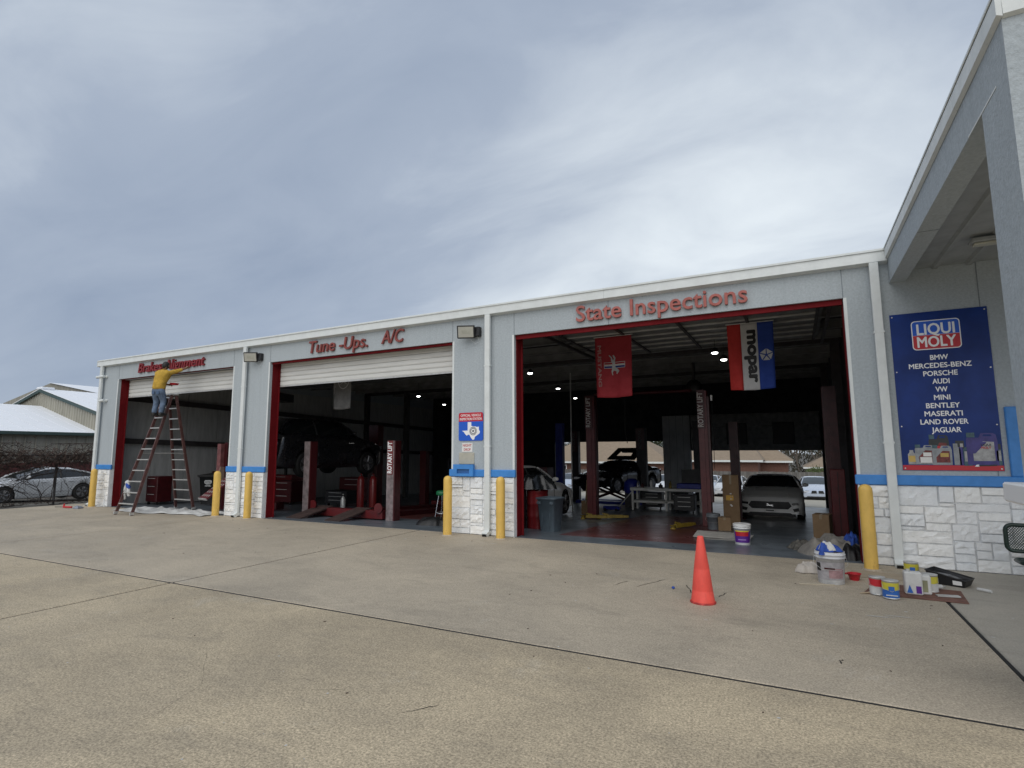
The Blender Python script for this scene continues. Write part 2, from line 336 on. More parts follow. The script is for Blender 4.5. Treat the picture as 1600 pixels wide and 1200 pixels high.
def letters(root, txt, x0, x1, z0, h, y, m, depth=0.04, bold=0.012, shear=0.0):
    tot = sum(adv(c, bold, shear) for c in txt); kx = (x1-x0)/tot; k = h/0.69; x = x0
    for c in txt:
        if c != ' ':
            vs, fs = text_mesh(c, 1.0, 0.0, bold, shear)[0], None
            vs, fs = text_mesh(c, 1.0, depth, bold, shear)
            MB().add([(x+q[0]*kx, y-q[2], z0+q[1]*k) for q in vs], fs).build('letter', m, root)
        x += adv(c, bold, shear)*kx
# ============================================================ GROUND
def struct(mb, name, m, parent=None): 
    o = mb.build(name, m, parent)
    if parent is None: o['kind'] = 'structure'
    return o
g = MB(); ys = [-400, -30, 0, 20, 40, 60, 700]
zs = [-.14, -.14, -.14, -.94-.14, -1.88-.14, -2.82-.14, -2.82-.14]; xs = [-700, -60, 0, 60, 700]
g.add([(x, y, z) for y, z in zip(ys, zs) for x in xs], [(j*5+i, j*5+i+1, (j+1)*5+i+1, (j+1)*5+i) for j in range(6) for i in range(4)])
struct(g, 'ground', asph)
lot = tag(bpy.data.objects.new('concrete_lot', None), None, None, kind='structure'); C.objects.link(lot); lot.location = (-9, -5, 0); WORLD['concrete_lot'] = (-9, -5, 0)
def slab(x0, x1, y0, y1, m, g_=0.014, base=-.12, parent=lot):
    mb = MB(); x0 += g_; x1 -= g_; y0 += g_; y1 -= g_; b = 0.012
    z0, z1 = fz(y0), fz(y1)
    vs = [(x0,y0,z0+base),(x1,y0,z0+base),(x1,y1,z1+base),(x0,y1,z1+base),
          (x0,y0,z0-b),(x1,y0,z0-b),(x1,y1,z1-b),(x0,y1,z1-b),(x0+b,y0+b,z0),(x1-b,y0+b,z0),(x1-b,y1-b,z1),(x0+b,y1-b,z1)]
    mb.add(vs, [(0,3,2,1),(8,9,10,11),(0,1,5,4),(1,2,6,5),(2,3,7,6),(3,0,4,7),(4,5,9,8),(5,6,10,9),(6,7,11,10),(7,4,8,11)])
    return mb.build('slab', m, parent)
XJ = [-21.4, -13.35, -7.27, 1.375, 7.5, 14]
for i in range(5):
    a, b = XJ[i], XJ[i+1]
    slab(a, b, -5.29, 0, conc_cool if a > 1 else conc_grey)
    slab(a, b, -14, -5.29, conc_tan)
    slab(a, b, -26, -14, conc_tan)
slab(-30, -21.4, -26, -5.29, conc_tan); slab(-21.4, -20.32, 0, 9, conc_grey)
s_ = MB()
for j in XJ[1:-1]:
    s_.box(j-.0138, j+.0138, -26, -5.3045, -.03, -.005); s_.box(j-.0138, j+.0138, -5.2755, -.012, -.03, -.005)
s_.box(-21.4, 14, -5.3038, -5.2762, -.03, -.004)
s_.build('joint_sealant', seal, lot)
# short cracks wandering over the slabs
def crack(pts, w=0.006):
    mb = MB(); P_ = []
    for (a, b) in zip(pts[:-1], pts[1:]):
        n = 7
        for i in range(n): t = i/n; P_.append((a[0]+(b[0]-a[0])*t+random.uniform(-.012, .012), a[1]+(b[1]-a[1])*t+random.uniform(-.012, .012)))
    P_.append(pts[-1]); vs = []
    for i, p in enumerate(P_):
        q = P_[min(i+1, len(P_)-1)]; r_ = P_[max(i-1, 0)]; d = Vector((q[0]-r_[0], q[1]-r_[1])).normalized(); ww = w*random.uniform(.4, 1)*(0.3 if i in (0, len(P_)-1) else 1)
        vs += [(p[0]-d.y*ww, p[1]+d.x*ww, .0025), (p[0]+d.y*ww, p[1]-d.x*ww, .0025)]
    mb.add(vs, [(2*i, 2*i+1, 2*i+3, 2*i+2) for i in range(len(P_)-1)]); mb.build('crack', seal, lot)
crack([(-2.13, -2.9), (-2.02, -2.62)]); crack([(-1.86, -2.88), (-1.62, -2.32)], .007); crack([(-1.2, -2.9), (-1.32, -2.5)], .007); crack([(-.9, -2.95), (-.83, -2.7)], .01)
crack([(-5.9, -6.25), (-5.6, -5.95)], .0012); crack([(-3.6, -8.0), (-3.9, -7.1), (-4.6, -6.6)], .0009); crack([(-.2, -7.0), (0.1, -6.6)], .0012); crack([(-3.3, -6.9), (-2.9, -6.7)], .0012)
crack([(-2.2, -6.6), (-2.35, -6.8)], .004); crack([(0.2, -4.6), (0.22, -4.5)], .008)
# spilled paint, chips and litter (flat marks on the concrete)
sp = MB()
for (x, y, a, b, r_) in ((.62, -3.02, .10, .012, 8), (.80, -2.93, .15, .009, -12), (.73, -3.0, .05, .006, 4), (.9, -2.7, .02, .012, 0), (1.15, -2.85, .014, .01, 0), (.2, -3.5, .018, .009, 30), (-.9, -3.9, .02, .01, 0), (-2.3, -3.8, .012, .01, 0),
                        (1.33, -5.9, .03, .02, 0), (1.28, -6.0, .045, .02, 40), (.9, -6.2, .015, .01, 0), (-.2, -5.8, .012, .008, 0), (1.45, -3.3, .02, .012, 0), (1.8, -2.5, .015, .012, 0), (-1.3, -3.2, .01, .01, 0), (-5.2, -.9, .05, .012, 3), (-5.0, -.85, .08, .010, 0), (-6.8, -1.1, .03, .012, 0)):
    n = 9; sp.add([(x+math.cos(2*math.pi*i/n+R(r_))*a*random.uniform(.7, 1.1), y+math.sin(2*math.pi*i/n+R(r_))*b*random.uniform(.7, 1.2), .0035) for i in range(n)], [tuple(range(n))])
for i in range(110):
    x = random.uniform(-9, 2.4); y = random.uniform(-8.6, -.4); r0 = random.uniform(.003, .010); n = 6
    sp.add([(x+math.cos(2*math.pi*k/n)*r0*random.uniform(.6, 1.3), y+math.sin(2*math.pi*k/n)*r0*random.uniform(.6, 1.3), .003) for k in range(n)], [tuple(range(n))])
spo = sp.build('paint_spatter', canvas, lot); spo['kind'] = 'stuff'
db = MB()
for i in range(60):
    x = random.uniform(-14, 2.6); y = random.uniform(-8.8, -.15); a = random.uniform(0, 3.1); L_ = random.uniform(.008, .03)
    db.obox((x, y, .004), (L_, L_*.35, .004), (0, 0, math.degrees(a)))
dbo = db.build('leaf_litter', dryleaf, lot); dbo['kind'] = 'stuff'

# workshop floor: front strip blue-grey, red painted bay, blue-grey lane
fl = tag(bpy.data.objects.new('workshop_floor', None), None, None, kind='structure'); C.objects.link(fl); fl.location = (-9, 9, -.4); WORLD['workshop_floor'] = (-9, 9, -.4)
def fpatch(x0, x1, y0, y1, m, dz=0.0, name='floor_panel', th=.1):
    mb = MB(); a, b = fz(y0)+dz, fz(y1)+dz
    mb.add([(x0,y0,a-th),(x1,y0,a-th),(x1,y1,b-th),(x0,y1,b-th),(x0,y0,a),(x1,y0,a),(x1,y1,b),(x0,y1,b)], [(0,3,2,1),(4,5,6,7),(0,1,5,4),(1,2,6,5),(2,3,7,6),(3,0,4,7)])
    return mb.build(name, m, fl)
fpatch(-20.1, -13.1, .012, 18.5, fl_blue); fpatch(-13.088, -5.65, .012, 18.5, fl_blue); fpatch(-5.638, 1.1, .012, 18.5, fl_blue)
fpatch(-4.45, -1.75, .95, 8.2, fl_red, .004, 'red_floor_paint', .003); fpatch(-12.0, -7.0, 2.2, 8.5, fl_red, .004, 'red_floor_paint', .003)
bl = MB(); 
for (y0, y1) in ((18.5, 40), (40, 60)): bl.add([(-22,y0,-.047*y0-.01),(8,y0,-.047*y0-.01),(8,y1,-.047*y1-.01),(-22,y1,-.047*y1-.01)], [(0,1,2,3)])
struct(bl, 'back_lot', concrete_mat('concrete_back', (0.46, 0.42, 0.34), (0.40, 0.37, 0.30), (0.3, 0.28, 0.23), 0.1))

# ============================================================ WORKSHOP BUILDING
B = thing('auto_workshop', 'long grey stucco workshop with three open bays and a white stone base', 'workshop', (-9.5, 0, 0))
OP = [(-19.27, -13.66), (-12.2, -6.48), (-4.99, .78)]; TOP = 4.02; WT = .28
segs = [(-20.2, -19.27), (-13.66, -12.2), (-6.48, -4.99), (.78, 7.0)]
w = MB()
for a, b in segs: w.box(a, b, 0, WT, 1.15, 4.5)
for a, b in OP: w.box(a, b, 0, WT, TOP, 4.5)
w.build('front_wall', stucco, B)
for a, b in segs: MB().box(a, b, .02, WT, -.05, 1.15).build('wall_base', mortar, B)
# control joints in the stucco and pale corner beads beside the openings
w = MB()
for a in (-4.99, .78, -6.48, -12.2, -13.66, -19.27): w.box(a-.006, a+.006, -.003, .001, TOP+.006, 4.5)
for a, b in ((-3.0, 0), (2.43, 0)): w.box(a-.006, a+.006, -.003, .001, (TOP if a < 0 else 1.3), 4.5)
w.build('control_joint', mat('joint_grey', (0.22, 0.25, 0.27), 0.8), B)
for x, s in ((-19.27, -1), (-13.66, 1), (-12.2, -1), (-6.48, 1), (-4.99, -1), (.78, 1)):
    w = MB(); w.box(min(x, x+s*.045), max(x, x+s*.045), -.006, 0, 1.30, TOP); w.build('corner_bead', trim, B)
# blue band
for a, b in segs:
    w = MB(); w.bev(a-(.03 if a > -20 else 0), (b+.03 if b < 5 else 2.75), -.055, .01, 1.15, 1.295, .012); w.build('blue_band', blue_b, B)
w = MB(); w.bev(2.56, 2.75, -.0545, .01, 1.2955, 2.24, .01); w.build('blue_band', blue_b, B)
# coping gutter along the eave
for i, (a, b) in enumerate(((-20.4, -15.2), (-15.2, -9.1), (-9.1, -3.05), (-3.05, 1.386))):
    w = MB(); w.yz([(-.11, 4.50), (.0, 4.475), (.0, 4.70), (-.07, 4.70), (-.10, 4.66)], a+.002, b-.002)
    w.yz([(-.10, 4.6605), (-.12, 4.66), (-.12, 4.69), (-.07, 4.712), (.3, 4.712), (.3, 4.7005), (-.07, 4.7005)], a+.002, b-.002)
    w.build('gutter', trim, B)
w = MB(); w.box(-20.42, -20.404, -.11, .3, 4.49, 4.69); w.build('gutter_end', trim, B)
for x in (-20.12, -13.08, -5.56, 1.2):
    w = MB(); w.bev(x-.06, x+.06, -.125, -.062, .10, 4.49, .006); w.obox((x, -.13, .06), (.12, .16, .08), (28, 0, 0)); dn = w.build('downspout', trim, B)
    w = MB(); w.obox((x, -.218, .018), (.09, .006, .06), (28, 0, 0)); w.build('outlet', black_p, dn)
    w = MB()
    for z in (1.75, 3.4): w.box(x-.07, x+.07, -.128, -.0621, z, z+.03)
    w.build('strap', trim, dn)
# red door frames
for (a, b), hh_ in zip(OP, (.02, .055, .09)):
    w = MB(); w.box(a-.001, a+.012, WT-.20, WT+.02, 0, TOP-.001); w.box(a+.012, a+.05, WT+.001, WT+.02, 0, TOP); w.build('door_jamb', red_p, B)
    w = MB(); w.box(b-.012, b+.001, WT-.20, WT+.02, 0, TOP-.001); w.build('door_jamb', red_p, B)
    w = MB(); w.box(a+.012, b-.012, .05, .09, TOP-hh_, TOP+.001); w.build('door_header', red_p, B)
# partly raised sectional doors
for (a, b), zb in zip(OP[:2], (3.47, 3.42)):
    d = MB().box(a+.02, b-.02, .335, .35, zb, TOP).build('raised_door', white_s, B)
    z = zb
    while z < TOP-.02:
        w = MB(); z2 = min(z+.118, TOP-.002); w.add([(a+.02, .318, z+.006), (b-.02, .318, z+.006), (b-.02, .308, z+.03), (a+.02, .308, z+.03), (b-.02, .308, z2-.012), (a+.02, .308, z2-.012), (b-.02, .3345, z2), (a+.02, .3345, z2), (b-.02, .3345, z), (a+.02, .3345, z)],
              [(0,1,2,3), (3,2,4,5), (5,4,6,7), (9,8,1,0)]); w.build('slat', white_s, d); z += .12
    MB().box(a+.02, b-.02, .300, .3345, zb-.03, zb-.001).build('bottom_seal', alum, d)
# fully raised door lying under the roof in bay three
d = thing('tmp', None, None); bpy.data.objects.remove(d)
od = MB().box(-4.8, .62, .46, 4.9, 4.385, 4.40).build('overhead_door', rib_m, B)
for i in range(8):
    y = .48+i*.55; w = MB(); w.bev(-4.78, .6, y, y+.53, 4.335, 4.3845, .006); w.build('door_section', rib_m, od)
    w = MB(); w.bev(-4.70, .52, y+.04, y+.10, 4.30, 4.3345, .008); w.build('door_rib', rib_hi, od)
for x in (-4.7, -3.35, -2.05, -.75, .5):
    w = MB(); w.box(x-.03, x+.03, .5, 4.85, 4.27, 4.2995); w.build('door_stile', dark_steel, od)
for x in (-4.9, .68):
    w = MB(); w.box(x-.03, x+.03, .42, 5.2, 4.20, 4.27); w.build('door_track', dark_steel, B)
# side, back and interior shell
zr = lambda y: 4.46+.035*y
w = MB(); w.yz([(.28, -.1), (18.7, -1.2), (18.7, zr(18.7)), (.28, zr(.28))], -20.3, -20.12); w.build('side_wall', stucco, B)
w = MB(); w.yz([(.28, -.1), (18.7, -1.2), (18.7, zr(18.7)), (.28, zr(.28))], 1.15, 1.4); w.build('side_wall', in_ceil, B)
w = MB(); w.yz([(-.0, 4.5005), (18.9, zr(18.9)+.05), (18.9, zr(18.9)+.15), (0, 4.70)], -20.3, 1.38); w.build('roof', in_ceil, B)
BO = [(-11.9, -6.0, 2.15), (-4.65, 1.0, 1.70)]   # openings at the back
w = MB()
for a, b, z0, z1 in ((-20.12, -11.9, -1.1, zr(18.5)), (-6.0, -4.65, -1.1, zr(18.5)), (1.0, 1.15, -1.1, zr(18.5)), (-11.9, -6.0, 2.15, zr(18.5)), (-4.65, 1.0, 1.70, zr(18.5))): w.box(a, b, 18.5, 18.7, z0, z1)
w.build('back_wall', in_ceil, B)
# light liner sheets on the left wall with seams, dark girts and steel frames
y = .45
while y < 18.3:
    y2 = min(y+1.2, 18.4)
    w = MB(); w.yz([(y+.008, fz(y)+.02), (y2-.008, fz(y2)+.02), (y2-.008, 4.3), (y+.008, 4.3)], -20.119, -20.09); w.build('liner_sheet', in_wall, B); y = y2
for z in (2.06, 3.5):
    w = MB(); w.yz([(.45, z-.08), (18.4, z-.08-.5), (18.4, z+.1-.5), (.45, z+.1)], -20.089, -19.93); w.build('girt', dark_steel, B)
w = MB(); w.box(-19.3, -14.1, 6.0, 6.06, 0, 0)
for yy in (6.2, 12.4):
    for x in ((-20.0, 1.0) if yy < 7 else (-20.0, -17.4, 1.0)):
        w = MB(); w.box(x-.1, x+.1, yy-.12, yy+.12, fz(yy)-.02, zr(yy)-.3); w.build('steel_column', dark_steel, B)
    w = MB(); w.box(-20.1, 1.14, yy-.1, yy+.1, zr(yy)-.3, zr(yy)-.02); w.build('roof_beam', dark_steel, B)
for k in range(12):
    yy = 1.3+k*1.48
    w = MB(); w.box(-20.1, 1.14, yy-.03, yy+.03, zr(yy)-.23, zr(yy)-.02); w.box(-20.1, 1.14, yy-.085, yy-.031, zr(yy)-.235, zr(yy)-.215); w.build('purlin', mat('purlin_grey', (0.24, 0.24, 0.24), 0.6, var=0.2, vscale=2), B)
# pale liner sheets between the back doors, half lowered back door over the right opening with two dark insulated panels
x = -6.0
while x < -4.66:
    w = MB(); w.box(x+.01, x+.33, 18.46, 18.499, -.86, 3.4); w.build('liner_sheet', in_wall, B); x += .3375
w = MB(); w.box(-4.6, .98, 18.40, 18.45, 1.66, 3.4); bd = w.build('back_door', mat('back_door_grey', (0.24, 0.24, 0.23), 0.7, var=0.2), B)
for i in range(3):
    w = MB(); w.bev(-4.58, .96, 18.36, 18.399, 1.68+i*.56, 2.22+i*.56, .012); w.build('door_section', MATS['back_door_grey'], bd)
for x in (-2.95, -.95):
    w = MB(); w.bev(x, x+.9, 18.30, 18.355, 1.95, 2.95, .02); w.build('dark_panel', black_p, bd)
# interior side of the building seen through bay one: pale ceiling sheets
w = MB(); w.yz([(.5, zr(.5)-.26), (7.5, zr(7.5)-.26), (7.5, zr(7.5)-.24), (.5, zr(.5)-.24)], -19.9, -14.2); w.build('ceiling_liner', mat('ceil_liner', (0.25, 0.25, 0.25), 0.8), B)

# ------------------------------------------------------------ split-face stone veneer
def stone_mesh_face(wd, hg, seed, proud=.05):
    """one rock-faced stone in local u,v; returns verts (u, d, v) with d = depth forwards"""
    rr = random.Random(seed); nu = max(4, min(9, int(wd/.045)+2)); nv = max(4, min(6, int(hg/.04)+2)); vs = []; fs = []
    for j in range(nv):
        for i in range(nu):
            u = i/(nu-1); v = j/(nv-1); edge = min(u*wd, (1-u)*wd, v*hg, (1-v)*hg)
            if edge < 1e-6: d = -.005; uu = u*wd; vv = v*hg
            else:
                d = proud*(min(1, edge/.03)*.35+.35)+rr.uniform(-.014, .016)
                if i in (1, nu-2): u_ = .009/wd if i == 1 else 1-.009/wd
                else: u_ = u+rr.uniform(-.02, .02)
                if j in (1, nv-2): v_ = .008/hg if j == 1 else 1-.008/hg
                else: v_ = v+rr.uniform(-.03, .03)
                uu = u_*wd+rr.uniform(-.003, .003); vv = v_*hg+rr.uniform(-.003, .003)
                if i in (1, nu-2) or j in (1, nv-2): d = proud*.62+rr.uniform(-.008, .008)
            vs.append((uu, d, vv))
    for j in range(nv-1):
        for i in range(nu-1): a = j*nu+i; fs.append((a, a+1, a+nu+1, a+nu))
    return vs, fs
def pack(W_, H_, seed, cw=.060, ch=.0575):
    rr = random.Random(seed); nx = max(2, round(W_/cw)); nz = max(2, round(H_/ch)); cw = W_/nx; ch = H_/nz; used = [[0]*nx for _ in range(nz)]; out = []
    for j in range(nz):
        i = 0
        while i < nx:
            if used[j][i]: i += 1; continue
            hh = rr.choices((1, 2, 3, 4), (1.0, 4, 4, 1.3))[0]; ww = rr.choices((3, 4, 5, 6, 8, 10), (1.6, 2, 2, 3, 3, 1.2))[0]
            if hh == 1: ww = max(ww, 5)
            hh = min(hh, nz-j)
            if nz-j-hh == 1: hh = nz-j
            r_ = 0
            while i+r_ < nx and r_ < ww and not used[j][i+r_]: r_ += 1
            rem = 0
            while i+r_+rem < nx and not used[j][i+r_+rem]: rem += 1
            if rem in (1, 2): r_ += rem
            for b in range(hh):
                for a in range(r_): used[j+b][i+a] = 1
            out.append((i*cw, j*ch, r_*cw, hh*ch)); i += r_
    return out
NST = [0]
def veneer(x0, x1, z0, z1, parent, to, seed, joint=.006):
    """to(u, d, v) maps onto the wall; the veneer is a part, each stone a sub-part"""
    for k, (u, v, ww, hh) in enumerate(pack(x1-x0, z1-z0, seed)):
        vs, fs = stone_mesh_face(ww-joint, hh-joint, seed*1000+k, random.Random(seed*77+k).uniform(.035, .075)); mb = MB()
        mb.add([to(x0+u+joint/2+a, d, z0+v+joint/2+b) for a, d, b in vs], fs)
        mb.build('stone', stone_m[(k*7+seed) % 3], parent); NST[0] += 1
for sd_, (a, b) in enumerate(segs):
    bb = min(b, 4.6); vr = MB().box(a, bb, .0, .0199, 0, 1.149).build('stone_veneer', mortar, B)
    veneer(a, bb, 0.0, 1.148, vr, lambda u, d, v: (u, -d, v), 11+sd_)
    for e, s in ((a, -1), (b, 1)):     # quoin returns: the stone edge seen from the side of each opening
        if -20 < e < 5:
            w = MB(); w.box(min(e, e+s*-.012), max(e, e+s*-.012), -.045, -.001, 0.0, 1.148); w.build('edge_bead', stone_m[0], vr)

# ------------------------------------------------------------ canopy at the entrance
K = thing('entrance_canopy', 'grey stucco canopy with deep edge beam and square column before the poster wall', 'canopy', (1.9, -5, 0))
w = MB(); w.box(1.39, 1.60, -4.75, -.002, 4.17, 4.52); w.box(1.39, 1.60, -4.75, -.003, 4.5205, 4.64); w.build('edge_beam', stucco, K)
w = MB(); w.box(1.601, 7, -5.32, -5.10, 4.17, 4.64); w.build('edge_beam', stucco, K)
w = MB(); w.box(1.388, 1.93, -5.32, -4.752, .0, 4.64); w.build('column', stucco, K)
w = MB(); w.box(1.384, 1.3875, -5.1, -4.4, 4.165, 4.178); w.build('drip_bead', trim, K)
w = MB(); w.box(1.392, 1.598, -2.2, -2.19, 4.1665, 4.1695); w.build('soffit_joint', MATS['joint_grey'], K)
for i, (a, b) in enumerate(((-5.36, -4.2), (-4.2, -.112))):
    w = MB(); w.prism([(1.353, 4.535), (1.386, 4.52), (1.386, 4.70), (1.365, 4.70), (1.353, 4.67)], lambda p, q: (p, a+.002, q), lambda p, q: (p, b-.002, q))
    w.prism([(1.345, 4.68), (1.352, 4.68), (1.364, 4.7005), (1.6, 4.7005), (1.6, 4.712), (1.36, 4.712), (1.345, 4.70)], lambda p, q: (p, a+.002, q), lambda p, q: (p, b-.002, q))
    w.build('gutter', trim, K)
for i in range(2):
    w = MB(); a = 1.388+i*3; w.yz([(-5.355, 4.535), (-5.322, 4.52), (-5.322, 4.70), (-5.345, 4.70)], a+.002, a+2.996); w.build('gutter', trim, K)
# ribbed steel deck: panels with trapezoidal ribs running towards the street
deckm = mat('deck_grey', (0.34, 0.36, 0.36), 0.55, var=0.1, vscale=3)
x = 1.61
while x < 6.6:
    w = MB(); prof = [(0, 4.33), (.30, 4.33), (.325, 4.295), (.375, 4.295), (.40, 4.33), (.40, 4.34), (0, 4.34)]
    w.prism([(x+a, b) for a, b in prof], lambda p, q: (p, -5.09, q), lambda p, q: (p, -.012, q)); w.build('deck_panel', deckm, K); x += .4
w = MB(); w.box(1.4, 7, -5.3, -.01, 4.6405, 4.6995); w.build('canopy_roof', in_ceil, K)
# column base of painted stone with a cap
vr = MB().box(1.386, 1.94, -5.34, -4.74, 0, 1.296).build('stone_veneer', mortar, K)
veneer(-5.33, -4.74, 0.0, 1.29, vr, lambda u, d, v: (1.388-d*.6, u, v), 31)
veneer(1.37, 1.95, 0.0, 1.29, vr, lambda u, d, v: (u, -5.338-d*.6, v), 32)
w = MB(); w.bev(1.29, 2.03, -5.42, -4.66, 1.295, 1.43, .012); w.build('column_cap', sgn_white, K)
t = thing('canopy_light', 'slim strip light screwed under the entrance canopy deck', 'light fixture', (2.75, -2.6, 4.25))
w = MB(); w.bev(2.1, 3.3, -1.30, -1.12, 4.235, 4.292, .012); w.build('housing', deckm, t)
w = MB(); w.bev(2.13, 3.27, -1.27, -1.15, 4.205, 4.234, .008); w.build('lens', mat('lens_off', (0.55, 0.54, 0.45), 0.3), t)

# ============================================================ LETTERED SIGNS
t = thing('wall_lettering', 'dark red slanted raised letters reading Brakes-Alignment over the first bay', 'lettering', (-16.5, 0, 4.15))
letters(t, 'Brakes-Alignment', -18.17, -14.92, 4.145, .29, -.035, letter_r, .05, .010, .18)
t = thing('wall_lettering', 'red slanted raised letters reading Tune-Ups. A/C over the second bay', 'lettering', (-9.3, 0, 4.13))
letters(t, 'Tune -Ups.', -10.80, -8.83, 4.125, .30, -.035, letter_r2, .045, .008, .16); letters(t, 'A/C', -8.42, -7.80, 4.15, .30, -.035, letter_r2, .045, .008, .16)
t = thing('wall_lettering', 'faded red upright letters reading State Inspections over the third bay', 'lettering', (-2.1, 0, 4.13))
letters(t, 'State Inspections', -3.64, -.57, 4.13, .30, -.035, mat('letter_coral', (.40, .115, .095), .6, var=.12, vscale=8), .045, .009)

# inspection station sign
def rrect(x0, x1, z0, z1, r, n=5):
    P_ = []
    for cx, cz, a0 in ((x1-r, z0+r, -90), (x1-r, z1-r, 0), (x0+r, z1-r, 90), (x0+r, z0+r, 180)):
        for i in range(n+1): a = R(a0+90*i/n); P_.append((cx+r*math.cos(a), cz+r*math.sin(a)))
    return P_
t = thing('wall_sign', 'red and blue inspection station sign with a white state outline and seal', 'sign', (-6.0, -.01, 2.17))
MB().xz(rrect(-6.30, -5.71, 1.885, 2.47, .04), -.016, -.002).build('plate', sgn_blue, t)
w = MB().xz([p for p in rrect(-6.30, -5.71, 1.885, 2.47, .04) if p[1] > 2.4]+[(-6.30, 2.285), (-5.71, 2.285)], -.0175, -.0162); w.build('header_panel', sgn_red, t)
text_mb('OFFICIAL VEHICLE', -6.25, -5.76, 2.388, .048, -.0185, .001, .012).build('text', sgn_white, t)
text_mb('INSPECTION STATION', -6.27, -5.74, 2.312, .048, -.0185, .001, .012).build('text', sgn_white, t)
TX = [(.34, 1.0), (.53, 1.0), (.53, .79), (.62, .76), (.72, .755), (.83, .72), (.93, .735), (.93, .56), (.985, .46), (.96, .36), (.86, .28), (.72, .17), (.69, .03), (.60, .01), (.52, .12), (.44, .29), (.36, .30), (.29, .24), (.22, .32), (.13, .46), (.03, .52), (.34, .53)]
MB().xz([(-6.235+a*.46, 1.90+b*.37) for a, b in TX][::-1], -.0178, -.0162).build('state_outline', sgn_white, t)
w = MB(); cx, cz = -5.945, 2.085
for r0, r1 in ((.088, .080), (.062, .050)):
    n = 24; w.add([(cx+r*math.cos(2*math.pi*i/n), -.0195, cz+r*math.sin(2*math.pi*i/n)) for r in (r0, r1) for i in range(n)], [(i, (i+1) % n, n+(i+1) % n, n+i) for i in range(n)])
w.xz([(cx+(.036 if i % 2 == 0 else .015)*math.sin(math.pi*i/5), cz+(.036 if i % 2 == 0 else .015)*math.cos(math.pi*i/5)) for i in range(10)], -.0198, -.018)
w.build('seal', sgn_black, t)
w = MB()
for i in range(26):
    if 9 < i % 26 < 11: continue
    a = 2*math.pi*i/26; w.obox((cx+.071*math.cos(a), -.019, cz+.071*math.sin(a)), (.007, .001, .010), (0, -math.degrees(a)+90, 0))
w.build('seal_lettering', sgn_black, t)
t = thing('wall_sign', 'small white sheet with dark red words NIGHT DROP above the blue drop slot', 'sign', (-6.09, 0, 1.75))
MB().xz([(-6.225, 1.655), (-5.97, 1.655), (-5.965, 1.835), (-6.22, 1.84)], -.006, -.001).build('sheet', paper, t)
text_mb('NIGHT', -6.2, -5.99, 1.765, .05, -.0075, .001, .008).build('text', sgn_red, t); text_mb('DROP', -6.175, -6.01, 1.68, .05, -.0075, .001, .008).build('text', sgn_red, t)
t = thing('cover_plate', 'beige metal cover plate screwed between the NIGHT DROP sheet and drop slot', 'plate', (-6.1, 0, 1.4))
MB().bev(-6.29, -5.92, -.02, -.001, 1.40, 1.642, .008).build('plate', mat('beige', (0.47, 0.45, 0.37), 0.6, var=0.1), t)
for x in (-6.26, -5.95):
    for z in (1.425, 1.618): MB().cyl((x, -.028, z), (x, -.0195, z), .009, n=8).build('screw', alum, t)
t = thing('key_drop_box', 'blue painted key drop box with a recessed slot on the blue band', 'drop box', (-6.12, -.06, 1.2))
w = MB(); x0, x1, z0, z1 = -6.36, -5.88, 1.16, 1.40; a0, a1, b0, b1 = -6.27, -5.97, 1.215, 1.305
w.box(x0, a0, -.13, -.056, z0, z1); w.box(a1, x1, -.13, -.056, z0, z1); w.box(a0, a1, -.13, -.056, z0, b0); w.box(a0, a1, -.13, -.056, b1, z1); w.build('box', blue_b, t)
MB().box(a0, a1, -.095, -.0565, b0, b1).build('slot', mat('slot_blue', (0.03, 0.13, 0.36), 0.5), t)

# big poster
t = thing('oil_poster', 'tall navy poster listing car makes above a printed row of oil bottles', 'poster', (1.93, 0, 1.4))
X0, X1, Z0, Z1 = 1.355, 2.50, 1.365, 3.67; FY = -.012
MB().box(X0, X1, FY, -.002, Z0, Z1).build('panel', poster_b, t)
MB().box(X0+.004, X1-.004, FY-.0012, FY-.0002, Z0+.004, Z0+.075).build('red_strip', sgn_red, t)
lx0, lx1, lz0, lz1 = 1.62, 2.17, 3.12, 3.53
MB().xz(rrect(lx0-.012, lx1+.012, lz0-.012, lz1+.012, .05), FY-.0018, FY-.0002).build('logo_border', sgn_white, t)
q_ = rrect(lx0, lx1, lz0, lz1, .04); MB().xz(q_[:6]+[(lx1, 3.322), (lx0, 3.322)]+q_[18:], FY-.0024, FY-.002).build('logo_field', sgn_red, t)
MB().xz([(lx0, 3.325), (lx1, 3.325)]+[p for p in rrect(lx0, lx1, lz0, lz1, .04) if p[1] > 3.33], FY-.0024, FY-.002).build('logo_field', sgn_blue, t)
text_mb('LIQUI', lx0+.05, lx1-.05, 3.335, .155, FY-.0028, .001, .022).build('logo_text', sgn_white, t)
text_mb('MOLY', lx0+.045, lx1-.045, 3.15, .15, FY-.0028, .001, .022).build('logo_text', sgn_white, t)
WD = {'BMW': .21, 'MERCEDES-BENZ': .73, 'PORSCHE': .40, 'AUDI': .20, 'VW': .14, 'MINI': .19, 'BENTLEY': .39, 'MASERATI': .44, 'LAND ROVER': .55, 'JAGUAR': .34}
for i, (s, wd) in enumerate(WD.items()):
    z = 2.955-.1165*i; cx = 1.905-.002*i+(.02 if s == 'JAGUAR' else 0)
    text_mb(s, cx-wd/2, cx+wd/2, z, .070, FY-.002, .001, .021).build('list_text', sgn_white, t)
for x in (X0+.03, X1-.03):
    for z in (Z0+.03, 2.0, 2.8, Z1-.04): MB().cyl((x, FY-.006, z), (x, FY, z), .010, n=8).build('screw', alum, t)
